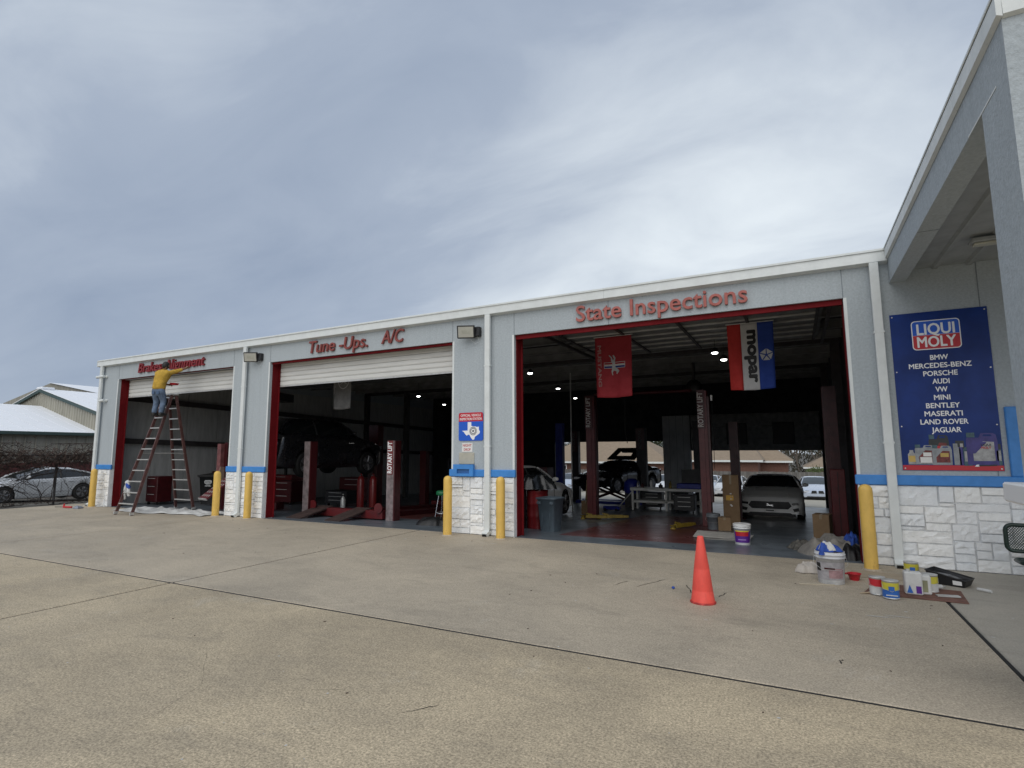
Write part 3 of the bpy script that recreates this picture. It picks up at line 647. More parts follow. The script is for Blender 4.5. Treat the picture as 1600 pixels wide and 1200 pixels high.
# printed bottles: flat print on the panel
def P2(x, z): return (X0+x*(X1-X0), Z0+z)
def flat(name, m, pts, lay, par=t): return MB().xz([P2(*p) for p in pts], FY-.0014-lay*.0006, FY-.0011-lay*.0006).build(name, m, par)
def rect(a, b, c, d): return [(a, c), (b, c), (b, d), (a, d)]
prg = mat('print_grey', (0.30, 0.32, 0.34), 0.4, var=0.2, vscale=14); prd = mat('print_dark', (0.02, 0.025, 0.03), 0.4); prp = mat('print_indigo', (0.05, 0.04, 0.22), 0.4, var=0.2, vscale=8)
prs = mat('print_silver', (0.42, 0.42, 0.42), 0.4, var=0.25, vscale=11); prr = mat('print_maroon', (0.20, 0.03, 0.03), 0.4, var=0.4, vscale=20); pro = mat('print_amber', (0.55, 0.38, 0.10), 0.4); prt = mat('print_teal', (0.05, 0.12, 0.15), 0.4, var=0.3, vscale=20)
def jug(a, b, z0, z1, m, cap, lab, lay, lab2=None):
    wd = b-a; hh = z1-z0
    body = flat('print_bottle', m, [(a, z0), (b, z0), (b+.005, z0+hh*.75), (b-.02*wd, z0+hh*.95), (b-.12*wd, z1), (a+.50*wd, z1), (a+.42*wd, z0+hh*.86), (a+.04*wd, z0+hh*.86), (a, z0+hh*.80)], lay)
    flat('print_cap', cap, rect(a+.03*wd, a+.30*wd, z0+hh*.87, z1+.01), lay); flat('print_handle', poster_b, [(a+.55*wd, z1-hh*.10), (a+.86*wd, z1-hh*.10), (a+.82*wd, z1-hh*.04), (a+.58*wd, z1-hh*.04)], lay+1)
    flat('print_label', lab, [(a+.2*wd, z0+hh*.12), (b-.1*wd, z0+hh*.12), (b-.1*wd, z0+hh*.72), (a+.55*wd, z0+hh*.74), (a+.2*wd, z0+hh*.4)], lay+1)
    if lab2: flat('print_patch', lab2, rect(a+.42*wd, b-.16*wd, z0+hh*.42, z0+hh*.62), lay+2)
jug(.29, .49, .10, .50, prd, prt, prr, 0, sgn_red)
jug(.14, .34, .085, .36, prg, prt, prr, 2, paper); flat('print_patch', paper, rect(.19, .31, .11, .19), 5)
jug(.315, .51, .08, .35, prg, prt, prr, 6, pro)
flat('print_bottle', prs, [(.065, .085), (.145, .085), (.145, .23), (.125, .26), (.125, .29), (.085, .29), (.085, .26), (.065, .23)], 3); flat('print_label', pro, rect(.07, .14, .12, .21), 4)
flat('print_bottle', prg, [(.53, .08), (.60, .08), (.60, .30), (.575, .34), (.575, .38), (.53, .38)], 2); flat('print_bottle', prp, rect(.585, .62, .08, .33), 2); flat('print_bottle', prd, rect(.555, .64, .31, .42), 0); flat('print_patch', prs, rect(.60, .63, .33, .38), 1)
flat('print_can', prt, [(.625, .07), (.705, .07), (.705, .30), (.685, .33), (.645, .33), (.625, .30)], 4); flat('print_patch', prs, rect(.635, .695, .13, .27), 5)
jug(.66, .955, .085, .52, prp, prt, prs, 6); text_mb('LIQUI', P2(.80, 0)[0], P2(.895, 0)[0], Z0+.345, .03, FY-.0075, .0005, .02).build('print_text', sgn_black, t); text_mb('MOLY', P2(.80, 0)[0], P2(.895, 0)[0], Z0+.305, .03, FY-.0075, .0005, .02).build('print_text', sgn_red, t)
flat('print_slash', prp, [(.70, .24), (.74, .24), (.86, .40), (.80, .40)], 9)
flat('print_can', prt, rect(.935, .985, .08, .30), 4); flat('print_cap', prd, rect(.935, .985, .30, .37), 5); flat('print_patch', prs, rect(.94, .98, .14, .28), 6)
flat('print_tube', prd, [(.76, .065), (.93, .07), (.93, .09), (.76, .08)], 11); flat('print_tube', sgn_white, [(.72, .06), (.765, .06), (.765, .088), (.74, .085)], 11)

# flood lights and cameras on the wall
def flood(x, z, s, rz, label):
    t = thing('flood_light', label, 'flood light', (x, -.02, z), 0, 'flood lights on the workshop wall')
    w = MB(); w.bev(x+.08*s, x+.24*s, -.11, -.002, z-.08*s, z+.10*s, .008); w.build('junction_box', black_m, t)
    hd = MB().bev(-.17*s, .17*s, -.03, .03, -.125*s, .125*s, .012); Mx = Matrix.Translation((x, -.20, z)) @ Matrix.Rotation(R(rz), 4, 'Z') @ Matrix.Rotation(R(16), 4, 'X'); hd.xf(Mx); hd.build('housing', black_m, t)
    gl = MB().box(-.145*s, .145*s, -.036, -.031, -.10*s, .10*s).xf(Mx); gl.build('lens', mat('flood_lens', (0.46, 0.455, 0.40), 0.25, var=0.05), t)
    il = MB().box(-.08*s, .08*s, -.038, -.0365, -.035*s, .035*s).xf(Mx); il.build('led_board', mat('led', (0.45, 0.45, 0.38), 0.4), t)
    w = MB(); w.tube([(x-.05*s, -.17, z-.06), (x+.1*s, -.10, z), (x+.15*s, -.06, z)], .012, 5); w.build('arm', black_m, t)
    if s > .95: w = MB(); w.tube([(x+.2, -.06, z-.08), (x+.24, -.05, z-.2), (x+.14, -.05, z-.24), (x+.06, -.1, z-.16)], .003, 4); w.build('wire', trim, t)
flood(-6.02, 4.15, 1.1, 22, 'black flood light beside the downspout between the second and third bays')
flood(-12.72, 4.17, 1.05, 30, 'small black flood light beside the second bay lintel')
def camera_box(x, z, L_, label):
    t = thing('security_camera', label, 'camera', (x, -.07, z)); w = MB(); w.cyl((x, -.002, z), (x, -.04, z), .045); w.tube([(x, -.04, z), (x-.05, -.09, z)], .018, 6); w.build('mount', trim, t)
    MB().cyl((x, -.10, z), (x-L_, -.14, z-.02), .045).build('housing', trim, t); MB().cyl((x-L_, -.14, z-.02), (x-L_-.012, -.1405, z-.0205), .036).build('lens', sgn_black, t)
camera_box(-19.95, 4.15, .34, 'long white bullet camera above the blue band corner near the far eave')
camera_box(-19.85, 3.36, .16, 'short white camera lower on the narrow end pier')

# bollards
for i, (x, y, lab) in enumerate(((-19.62, -.30, 'yellow bollard against the far end pier next to the first bay'), (-13.76, -.22, 'yellow bollard beside the drop cloth at the first bay'), (-12.47, -.25, 'yellow bollard by the second downspout at the left of the middle bay'),
            (-6.33, -.36, 'yellow bollard before the stone pier under the inspection sign'), (-5.15, -.30, 'yellow bollard beside the third bay next to the red drum'), (.83, -.45, 'tallest looking yellow bollard behind the paint bucket and cans'))):
    t = thing('bollard', lab, 'bollard', (x, y, 0), 0, 'yellow bollards guarding the bay piers')
    r_ = .088; MB().lathe((x, y, 0), [(r_, 0), (r_, 1.09), (r_*.93, 1.125), (r_*.7, 1.155), (r_*.35, 1.172), (0.001, 1.178)], 22).build('post', yellow, t)
    MB().lathe((x, y, 0), [(r_+.035, 0.0), (r_+.03, .012), (r_+.001, .018)], 18).build('footing', conc_grey, t)
# ============================================================ CARS
def lerp(a, b, t): return a+(b-a)*t
def interp(P_, x):
    if x <= P_[0][0]: return P_[0][1]
    for (a, b), (c, d) in zip(P_[:-1], P_[1:]):
        if x <= c:
            t = (x-a)/(c-a) if c > a else 0; t = t*t*(3-2*t)*.5+t*.5; return b+(d-b)*t
    return P_[-1][1]
_wh = {}
def wheel_meshes(r, m_rim=None):
    k = (round(r, 3), (m_rim or rimm).name)
    if k not in _wh:
        t = MB().lathe((0, 0, 0), [(r*.66, -.10), (r*.9, -.11), (r*.985, -.09), (r, -.05), (r, .05), (r*.985, .09), (r*.9, .11), (r*.66, .10)], 28, axis='y').mesh('tyre', rubber)
        w = MB().lathe((0, 0, 0), [(r*.67, -.10), (r*.62, -.105), (r*.60, -.04), (r*.2, -.03), (.001, -.03)], 24, axis='y'); w.lathe((0, 0, 0), [(r*.11, -.1), (.001, -.1)], 12, axis='y')
        for i in range(5):
            a = 2*math.pi*i/5
            for da in (-.17, .17):
                w.tube([(r*.12*math.cos(a), -.085, r*.12*math.sin(a)), (r*.64*math.cos(a+da), -.10, r*.64*math.sin(a+da))], [.035*r/.33, .026*r/.33], 5)
        k2 = w.mesh('rim', m_rim or rimm); d = MB().lathe((0, 0, 0), [(r*.60, -.025), (.001, -.022)], 20, axis='y').mesh('hub_shadow', black_p)  # black disc painted in as the shade behind the spokes
        _wh[k] = (t, k2, d)
    return _wh[k]
def car(name, label, cat, loc, rz, paint, L_=4.7, W_=1.85, H_=1.44, wb=2.75, fo=.9, r=.33, hood=.98, deck=1.05, belt=.95, pts=None, cab=None, group=None, gnd=.18, tilt=0, glass=None, simple=False, rim=None, lift=0):
    """front towards local +x. pts: top line of the lower body; cab: (windshield base, roof front, roof rear, rear glass base) in x"""
    glass = glass or glassd
    t = thing(name, label, cat, loc, rz, group); WORLD[t.name] = (0, 0, 0)
    if tilt: t.rotation_euler = (0, R(tilt), R(rz))
    hl = L_/2; xf = hl-fo; xr = xf-wb
    cab = cab or (hl*.40, hl*.06, -hl*.45, -hl*.82)
    pts = pts or [(-hl, .62), (-hl+.08, deck-.08), (-hl+.35, deck), (cab[3], deck), (cab[0]-.3, belt+.02), (cab[0], hood), (hl-.9, hood-.10), (hl-.25, hood-.25), (hl-.04, hood-.36), (hl, hood-.45)]
    n = 46 if not simple else 30; st = []
    for i in range(n+1): st.append(-hl+L_*i/n)
    for xw in (xf, xr): st += [xw-r*1.14, xw+r*1.14, xw-r*1.13, xw+r*1.13]
    st = sorted(set(round(s, 4) for s in st)); vs = []; K_ = 9
    def halfw(x):
        q = abs(x)/hl; base = W_/2*(1-.015*(1-q)); f = max(0, (q-.80)/.20); return base*(1-(.17 if x > 0 else .11)*f*f)
    def arch(x):
        a = 0
        for xw in (xf, xr):
            d = abs(x-xw)
            if d < r*1.135: a = max(a, r+.0+math.sqrt(max(0, (r*1.14)**2-d*d)))
        return a
    for x in st:
        w_ = halfw(x); zt = interp(pts, x); q = abs(x)/hl; zb = gnd+.0+max(0, q-.82)*.5; ar = arch(x)
        prof = [(0, zt+.015), (w_*.5, zt+.008), (w_*.82, zt-.008), (w_*.93, zt-.05), (w_*.985, zt-.14), (w_*1.0, lerp(zb, zt, .58)), (w_*.992, lerp(zb, zt, .35)), (w_*1.0, zb+.10), (w_*.96, zb)]
        prof = [(y, max(z, min(ar, zt-.02)) if k > 2 else z) for k, (y, z) in enumerate(prof)]
        vs += [(x, -y, z) for y, z in prof[::-1]]+[(x, y, z) for y, z in prof[1:]]
    m = 2*K_-1; fs = [(i*m+k, i*m+k+1, (i+1)*m+k+1, (i+1)*m+k) for i in range(len(st)-1) for k in range(m-1)]
    b = MB().add(vs, fs, True); b.add(vs[:m], [tuple(range(m))]); o_ = (len(st)-1)*m; b.add(vs[o_:o_+m], [tuple(range(m))[::-1]])
    bo = b.build('body', paint, t)
    u = MB().box(-hl+.12, hl-.12, -W_*.36, W_*.36, gnd, hood-.32); u.box(xr+r*1.2, xf-r*1.2, -W_*.47, W_*.47, gnd-.02, gnd+.06); u.build('underbody', black_p, t)
    # cabin
    a0, a1, a2, a3 = cab; bw = W_/2*.93; rw = W_/2*.70; ns = 22; vs = []; top = []
    cz = [(a0, hood-.01), (lerp(a0, a1, .5), lerp(hood, H_, .56)), (a1, H_-.025), (lerp(a1, a2, .45), H_), (a2, H_-.04), (lerp(a2, a3, .5), lerp(deck, H_-.04, .58)), (a3, deck-.01)]; cz = sorted(cz)
    def bz(x): return lerp(hood, deck, (a0-x)/(a0-a3))-.04
    xs_ = sorted(set([round(lerp(a3, a0, i/ns), 4) for i in range(ns+1)]+[a1, a2]))
    def cabsec(x, off=0.0):
        zc = interp(cz, x); f = max(0.02, min(1, (zc-bz(x))/(H_-bz(x)))); wt_ = lerp(bw*.98, rw, f)
        return [(0, zc+off), (wt_*.6, zc-.008+off), (wt_*.90, zc-.03*f+off), (wt_*1.0+off*.4, zc-.075*f+off*.4), (lerp(bw, wt_, .45), lerp(bz(x), zc, .45)), (bw, bz(x)-.03)]
    for x in xs_:
        s_ = cabsec(x); vs += [(x, -y, z) for y, z in s_[::-1]]+[(x, y, z) for y, z in s_[1:]]
    m = 11; fs = [(i*m+k, i*m+k+1, (i+1)*m+k+1, (i+1)*m+k) for i in range(len(xs_)-1) for k in range(m-1)]
    g_ = MB().add(vs, fs, True); g_.build('window_glass', glass, t)
    vs = []; rx = [x for x in xs_ if a2-.02 <= x <= a1+.02]
    for off in (.006, -.02):
        for x in rx:
            s_ = cabsec(x, off)[:4]; vs += [(x, -y, z) for y, z in s_[::-1]]+[(x, y, z) for y, z in s_[1:]]
    m = 7; q = len(rx)*m; fs = [(i*m+k, i*m+k+1, (i+1)*m+k+1, (i+1)*m+k) for i in range(len(rx)-1) for k in range(m-1)]
    fs += [(0*m+k, k+1, q+k+1, q+k) for k in range(m-1)]+[((len(rx)-1)*m+k, (len(rx)-1)*m+k+1, q+(len(rx)-1)*m+k+1, q+(len(rx)-1)*m+k) for k in range(m-1)]
    fs += [(i*m, (i+1)*m, q+(i+1)*m, q+i*m) for i in range(len(rx)-1)]+[(i*m+m-1, (i+1)*m+m-1, q+(i+1)*m+m-1, q+i*m+m-1) for i in range(len(rx)-1)]
    MB().add(vs, fs, True).build('roof', paint, t)
    for s in (-1, 1):
        def side(x, lift_=.0): q_ = cabsec(x); return (x, s*(q_[3][0]+.004), q_[3][1]+lift_)
        n_ = 6; pl = MB(); pl.tube([(a0+.02, s*bw*.99, bz(a0)-.02)]+[side(lerp(a0, a1, i/n_)) for i in range(1, n_+1)], .028, 5); pl.build('pillar', paint, t)
        pl = MB(); pl.tube([side(lerp(a2, a3, i/n_)) for i in range(n_)]+[(a3-.02, s*bw*.98, bz(a3)-.02)], .042, 5); pl.build('pillar', paint, t)
        xm = lerp(a1, a2, .55); q_ = cabsec(xm); pl = MB(); pl.tube([(xm, s*(q_[3][0]+.003), q_[3][1]-.01), (xm, s*(q_[4][0]+.004), q_[4][1]), (xm, s*(bw+.003), bz(xm)-.02)], .03, 4); pl.build('door_pillar', black_p, t)
        mr = MB(); mr.lathe((0, 0, 0), [(.001, -.09), (.06, -.07), (.085, 0), (.06, .07), (.001, .09)], 8, axis='y'); mr.xf(Matrix.Translation((a0-.28, s*(bw+.13), hood+.06)) @ Matrix.Diagonal((.7, 1.1, .75, 1))); mr.box(a0-.30, a0-.25, min(s*bw*.96, s*(bw+.09)), max(s*bw*.96, s*(bw+.09)), hood+.0, hood+.035); mr.build('mirror', paint, t)
        if not simple:
            sl = MB()
            for xd in (lerp(a0, a1, .25), xm, lerp(a2, a3, .35)): sl.box(xd-.003, xd+.003, s*(W_/2*.992)-.006, s*(W_/2*.992)+.006, gnd+.13, bz(xd)-.13)
            sl.build('door_seam', black_p, t)
            hd = MB()
            for xd in (lerp(a0, a1, .9), lerp(xm, a2, .75)): MB().bev(xd-.09, xd+.09, s*W_/2*.985-.02, s*W_/2*.985+.02, belt-.17, belt-.14, .006).build('door_handle', paint, t)
    for s in (-1, 1):
        hp = MB().obox((hl-.16, s*W_*.345, hood-.40), (.30, .34, .10), (0, -8, -s*24)); hp.build('headlight', mat('headlight_glass', (0.55, 0.57, 0.60), 0.1, var=0), t)
        tp = MB().obox((-hl+.10, s*W_*.37, deck-.18), (.22, .30, .11), (0, 6, s*18)); tp.build('taillight', mat('tail_red', (0.25, 0.01, 0.01), 0.2, var=0), t)
    tm, rm, dm = wheel_meshes(r, rim)
    for xw in (xf, xr):
        for s in (-1, 1):
            wh = bpy.data.objects.new('wheel', tm); C.objects.link(wh); wh.parent = t; wh.location = (xw, s*(W_/2-.115), r-(lift and .09)); wh.rotation_euler = (0, 0, 0 if s < 0 else math.pi)
            for me, nm in ((rm, 'rim'), (dm, 'hub_shade_disc')):
                o = bpy.data.objects.new(nm, me); C.objects.link(o); o.parent = wh
    return t
paint = lambda n, c, **k: mat(n, c, k.pop('rough', .28), var=.03, coat=.6, **k)
p_white = paint('paint_white', (0.66, 0.67, 0.68)); p_grey = mat('paint_grey', (0.82, 0.82, 0.80), .5, var=.03, coat=.2); p_black = paint('paint_black', (0.010, 0.010, 0.012)); p_silver = paint('paint_silverblue', (0.50, 0.56, 0.66))
p_frost = mat('paint_silver_frosted', (0.54, 0.56, 0.58), 0.35, var=.06, vscale=3, spot=.5, spotcol=(.78, .80, .82), spotscale=2.0, coat=.4)

# parked sedan behind the overgrown fence
car('parked_sedan', 'pale silver sedan parked behind the vine covered fence, frost on its roof', 'car', (-26.6, 1.12, -.18), -90, p_frost, L_=4.35, W_=1.7, H_=1.31, wb=2.5, fo=.85, r=.31, hood=.90, deck=.96, belt=.90, cab=(.92, .05, -.85, -1.72))

# grey coupe facing the street in the right lane of bay three
mt = car('grey_coupe', 'grey sports coupe facing out with a black grille and clear plate', 'car', (-.84, 11.35, fz(11.35)-.0), -90, p_grey, L_=4.75, W_=1.91, H_=1.37, wb=2.72, fo=.88, r=.345, hood=.99, deck=1.03, belt=.96, cab=(.55, -.25, -1.15, -1.95), glass=mat('coupe_glass', (0.02, 0.022, 0.024), 0.08, spec=.9, var=0), gnd=.20,
   pts=[(-2.375, .7), (-2.3, .98), (-1.95, 1.03), (.25, .97), (.6, .985), (1.4, .91), (2.05, .79), (2.28, .72), (2.36, .66), (2.375, .56)])
hl = 2.375
for o in [c for c in kids(mt) if c.name.startswith('headlight')]: bpy.data.objects.remove(o)
def fr(poly, name, m, x0=hl-.22, x1=hl+.012): 
    o = MB().prism(poly, lambda a, b: (x0, a, b), lambda a, b: (x1, a, b)).build(name, m, mt); return o
fr([(-.60, .53), (-.50, .43), (.50, .43), (.60, .53), (.52, .645), (-.52, .645)], 'grille', black_p)
fr([(-.70, .235), (.70, .235), (.55, .32), (-.55, .32)], 'lower_intake', black_p)
fr([(-.17, .33), (.17, .33), (.17, .43), (-.17, .43)], 'licence_plate', paper, hl-.1, hl+.03)
fr([(-.11, .37), (.11, .37), (.11, .40), (-.11, .40)], 'plate_lettering', sgn_black, hl+.028, hl+.032)
# small running horse badge
HORSE = [(-.5, .02), (-.34, .10), (-.18, .07), (.08, .08), (.20, .20), (.30, .27), (.36, .22), (.44, .16), (.40, .12), (.31, .13), (.26, .02), (.34, -.04), (.48, -.02), (.47, -.06), (.30, -.09), (.16, -.06), (-.10, -.05), (-.20, -.10), (-.34, -.10), (-.46, -.20), (-.50, -.17), (-.38, -.06), (-.24, -.02), (-.30, .03), (-.46, -.03)]
fr([(-a*.2, .535+b*.2) for a, b in HORSE], 'badge', chrome, hl+.012, hl+.018)
for s in (-1, 1):
    fr([(s*.60, .545), (s*.785, .57), (s*.79, .63), (s*.60, .615)][::s], 'headlight', mat('lamp_dark', (0.03, 0.03, 0.035), .1, var=0), hl-.30, hl+.008)
    fr([(s*.66, .36), (s*.80, .38), (s*.78, .48), (s*.62, .44)][::s], 'fog_vent', black_p, hl-.3, hl+.008)
    w = MB(); w.tube([(2.1, s*.52, .79), (1.3, s*.46, .93), (.62, s*.44, .995)], .012, 4); w.build('hood_crease', p_grey, mt)
# white crossover in the left of bay three
car('white_crossover', 'white crossover in the shade behind the grey trash bin and red drum', 'car', (-7.45, 5.1, fz(5.6)-.02), 90, mat('paint_white_dull', (0.84, 0.84, 0.82), .3, var=.04, coat=.5), L_=4.7, W_=1.85, H_=1.56, wb=2.7, fo=.9, r=.36, hood=1.06, deck=1.12, belt=1.05, cab=(.75, -.1, -1.6, -2.15))
# dark vehicle with an open rear hatch on the far lift
dc = car('black_coupe', 'black car raised on the far lift with its rear hatch wide open', 'car', (-7.35, 15.2, -.05), -110, p_black, L_=4.5, W_=1.85, H_=1.30, wb=2.65, fo=.9, r=.33, hood=.92, deck=.96, cab=(.8, .1, -.6, -1.4), lift=1)
w = MB(); h0 = (-1.0, 1.05); 
w.add([(-.15, -.78, 1.34), (-.15, .78, 1.34), (-.95, .70, 1.86), (-.95, -.70, 1.86), (-.38, -.42, 1.49), (-.38, .42, 1.49), (-.74, .36, 1.73), (-.74, -.36, 1.73)], [(0, 1, 5, 4), (1, 2, 6, 5), (2, 3, 7, 6), (3, 0, 4, 7)])
w.add([(-.15, -.78, 1.30), (-.15, .78, 1.30), (-1.0, .70, 1.82), (-1.0, -.70, 1.82), (-.38, -.42, 1.45), (-.38, .42, 1.45), (-.74, .36, 1.69), (-.74, -.36, 1.69)], [(4, 5, 1, 0), (5, 6, 2, 1), (6, 7, 3, 2), (7, 4, 0, 3)])
w.add([(-.95, -.7, 1.86), (-.95, .7, 1.86), (-1.18, .62, 1.62), (-1.18, -.62, 1.62)], [(0, 1, 2, 3)]); w.build('open_hatch', p_black, dc)
# dark large vehicle on the lift in bay two
car('dark_suv', 'black sport utility vehicle raised high on the lift in the middle bay', 'car', (-13.75, 3.15, 1.02), 90, p_black, L_=4.4, W_=1.95, H_=1.68, wb=2.6, fo=.85, r=.37, hood=1.18, deck=1.25, belt=1.15, cab=(.85, .25, -1.75, -2.12), lift=1)
for o in [c for c in C.objects if c.name.startswith('taillight') and c.parent and c.parent.name == 'dark_suv']: o.data = o.data.copy(); o.data.materials[0] = black_p

# cars parked beyond the rear doors
def far(x, y, rz, p, label, **k): return car('parked_car', label, 'car', (x, y, fz(y)), rz, p, simple=True, group='cars parked along the rear fence', glass=glass_l, **k)
def kidney(t, hl_):
    for s in (-1, 1): MB().prism([(s*.05, .50), (s*.36, .50), (s*.30, .66), (s*.06, .66)][::s], lambda a, b: (hl_-.25, a, b), lambda a, b: (hl_+.02, a, b)).build('grille', black_p, t)
    MB().box(hl_-.2, hl_+.02, -.6, .6, .24, .32).build('lower_intake', black_p, t)
c1 = far(-4.25, 32.3, -92, p_white, 'white car facing the workshop, seen left of the tall cardboard box'); kidney(c1, 2.35)
c2 = far(.9, 31.8, -88, p_silver, 'pale blue sedan facing the workshop, seen right of the grey coupe'); kidney(c2, 2.35)
far(-9.0, 33.0, -90, p_white, 'white car seen under the open hatch of the black car'); far(-5.95, 33.2, -90, p_silver, 'pale car glimpsed behind the dark lift post beside the workbench')
far(-13.2, 32.6, -88, p_white, 'white car seen between the blue lift post and the red lift post'); far(-16.4, 32.8, -90, p_silver, 'pale car seen just left of the blue lift post')

# ============================================================ LIFTS AND SHOP EQUIPMENT
def lift_post(x, y, h, label, m, txt=None, wd=.34, dp=.28, par=None, group=None, tcol=None, foot=True):
    z = fz(y); t = thing('lift_post', label, 'lift post', (x, y, z), 0, group) if par is None else par
    w = MB(); w.box(x-wd/2, x+wd/2, y-dp/2, y-dp/2+.02, z, z+h); w.box(x-wd/2, x-wd/2+.02, y-dp/2+.0205, y+dp/2, z, z+h); w.box(x+wd/2-.02, x+wd/2, y-dp/2+.0205, y+dp/2, z, z+h)
    w.box(x-wd*.12, x+wd*.12, y-dp/2-.02, y-dp/2-.001, z+.02, z+h-.9); w.build('column', m, t)
    if foot: w = MB(); w.bev(x-wd/2-.1, x+wd/2+.1, y-dp/2-.12, y+dp/2+.1, z, z+.02, .005); w.build('base_plate', m, t)
    if txt:
        w = MB(); w.box(x-wd/2-.01, x+wd/2-.05, y-dp/2-.035, y-dp/2-.0205, z+h-.98, z+h+.02); w.build('name_panel', dk_red if m is not red_post else m, t)
        vs, fs = text_mesh(txt, 1.0, .004, .02, 0); a, b, _, _ = bounds(vs); k = .90/(b-a); cx = x+.02
        MB().add([(cx-q[1]*.13/.69, y-dp/2-.038-q[2], z+h-.94+(q[0]-a)*k) for q in vs], fs).build('text', tcol or mat('dull_white', (0.55, 0.52, 0.5), .6), t)
    return t
L1 = 'red two-post lift columns in the third bay'
A_ = lift_post(-5.55, 6.3, 3.62, 'red lift column with vertical white lettering beside the white crossover', red_lift, 'ROTARY LIFT', group=L1, wd=.27)
B_ = lift_post(-2.12, 5.2, 3.45, 'red lift column with vertical white lettering beside the tall cardboard box', red_lift, 'ROTARY LIFT', group=L1, wd=.22)
for tt, x, y in ((A_, -5.55, 6.3), (B_, -2.12, 5.2)):
    w = MB(); w.box(x+.10, x+.165, y-.1, y+.1, fz(y)+.6, fz(y)+3.3); w.build('hydraulic_cylinder', dk_red, tt)
t = thing('lift_crossbar', 'thin overhead beam joining the two lettered lift columns in bay three', 'beam', (-3.9, 5.7, 3.2)); MB().tube([(-5.4, 6.2, 3.36), (-2.4, 5.2, 3.24)], .05, 4).build('beam', dk_red, t)
for x, y, a, lab in ((-5.1, 5.35, 12, 'yellow lift arm on the floor by the left lettered column'), (-4.75, 5.75, 25, 'second yellow lift arm lying behind the first near the red column'), (-2.52, 4.1, 63, 'yellow lift arm on the red floor near the right lettered column')):
    t = thing('yellow_support', lab, 'lift arm', (x, y, fz(y)), a); w = MB(); w.bev(-.42, .32, -.06, .06, .05, .16, .01); w.bev(.3201, .52, -.045, .045, .06, .14, .008); WORLD[t.name] = (0, 0, 0); t.scale = (.8, .8, .8); ym = mat('arm_yellow', (0.30, 0.21, 0.025), .5, var=.25, vscale=8); w.build('arm', ym, t)
    MB().lathe((-.52, 0, 0), [(.08, .0), (.08, .05), (.05, .06), (.05, .11), (.09, .115), (.09, .13), (.001, .13)], 14).build('pad', ym, t); MB().obox((-.3, 0, .185), (.22, .04, .05), (0, 12, 0)).build('handle', ym, t)
lift_post(.70, 4.5, 3.3, 'dark red lift column close to the right side wall of the third bay', dk_red, wd=.28, dp=.3)
t = thing('red_cabinet', 'tall plain dark red locker against the right lift column', 'cabinet', (.72, 4.1, 0)); w = MB(); w.bev(.60, .88, 4.02, 4.25, fz(4)+.0, 1.25, .01); w.build('cabinet', red_lift, t); MB().box(.735, .745, 4.008, 4.0199, fz(4)+.05, 1.2).build('door_gap', black_p, t)
bluem = mat('lift_blue', (0.015, 0.03, 0.30), .4, var=.2)
lift_post(-9.75, 14.0, 3.6, 'blue lift column seen through the back opening', bluem, wd=.34)
lift_post(-9.35, 15.0, 3.3, 'black lift column with faint vertical lettering right of the blue one', black_m, 'BENDPAK', wd=.34, tcol=mat('faint', (0.10, 0.10, 0.10), .6))
lift_post(-6.30, 15.4, 3.4, 'black lift column with faint vertical lettering beside the open hatch', black_m, 'BENDPAK', wd=.44, tcol=MATS['faint'])
lift_post(-1.72, 8.6, 2.95, 'slim dark red lift column behind the tall cardboard box', dk_red, wd=.26)
lift_post(-3.72, 14.6, 3.6, 'black steel column at the left edge of the lowered back door', black_m, wd=.34)
t = thing('vehicle_lift', 'blue scissor lift base and red arms beneath the black car', 'lift', (-7, 14.6, fz(14.6))); z = fz(14.6)
w = MB(); w.box(-9.1, -6.0, 14.2, 14.5, z+.02, z+.14); w.box(-9.1, -6.0, 15.0, 15.3, z+.02, z+.14); w.build('base_rail', bluem, t)
for s in (0, .8): w = MB(); w.tube([(-8.6, 14.35+s, z+.12), (-6.6, 14.35+s, z+.85)], .05, 4); w.tube([(-6.6, 14.37+s, z+.12), (-8.5, 14.37+s, z+.85)], .05, 4); w.build('scissor_arm', dk_red, t)
# long white workbench with shelf and clutter
t = thing('workbench', 'long white metal workbench with a lower shelf in the third bay', 'workbench', (-4.3, 11, fz(11))); z = fz(11); bw_ = mat('bench_white', (0.68, 0.68, 0.65), .5, var=.1)
MB().bev(-5.62, -3.05, 10.7, 11.5, z+.72, z+.82, .01).build('top', bw_, t); MB().bev(-5.55, -3.12, 10.75, 11.45, z+.28, z+.36, .01).build('shelf', bw_, t)
for x in (-5.58, -4.35, -3.16):
    for y in (10.75, 11.4): MB().box(x, x+.07, y, y+.05, z, z+.7195).build('leg', bw_, t)
def toolbox(x, y, wd, dp, hg, m, label, z=None, name='tool_cart', cat='tool cart', nd=4, wheels=True):
    z = fz(y) if z is None else z; t = thing(name, label, cat, (x, y, z)); w = MB(); b0 = .10 if wheels else 0
    w.bev(x-wd/2, x+wd/2, y-dp/2, y+dp/2, z+b0, z+hg, .012); w.build('case', m, t)
    for i in range(nd):
        a = z+b0+.03+(hg-b0-.06)*i/nd; c_ = z+b0+.03+(hg-b0-.06)*(i+1)/nd-.015; w = MB(); w.bev(x-wd/2+.02, x+wd/2-.02, y-dp/2-.015, y-dp/2-.001, a, c_, .005); d = w.build('drawer', m, t)
        MB().box(x-wd*.3, x+wd*.3, y-dp/2-.03, y-dp/2-.0155, c_-.03, c_-.015).build('handle', alum, d)
    if wheels:
        for sx in (-1, 1): MB().cyl((x+sx*wd*.4-.02, y-dp*.35, z+.05), (x+sx*wd*.4+.02, y-dp*.35, z+.05), .05, n=10).build('caster', rubber, t)
    return t
toolbox(-5.0, 11.7, .75, .5, .66, black_m, 'low black tool cart under the left half of the white workbench'); toolbox(-4.0, 11.7, .7, .5, .66, black_m, 'low black tool cart under the right half of the white workbench')
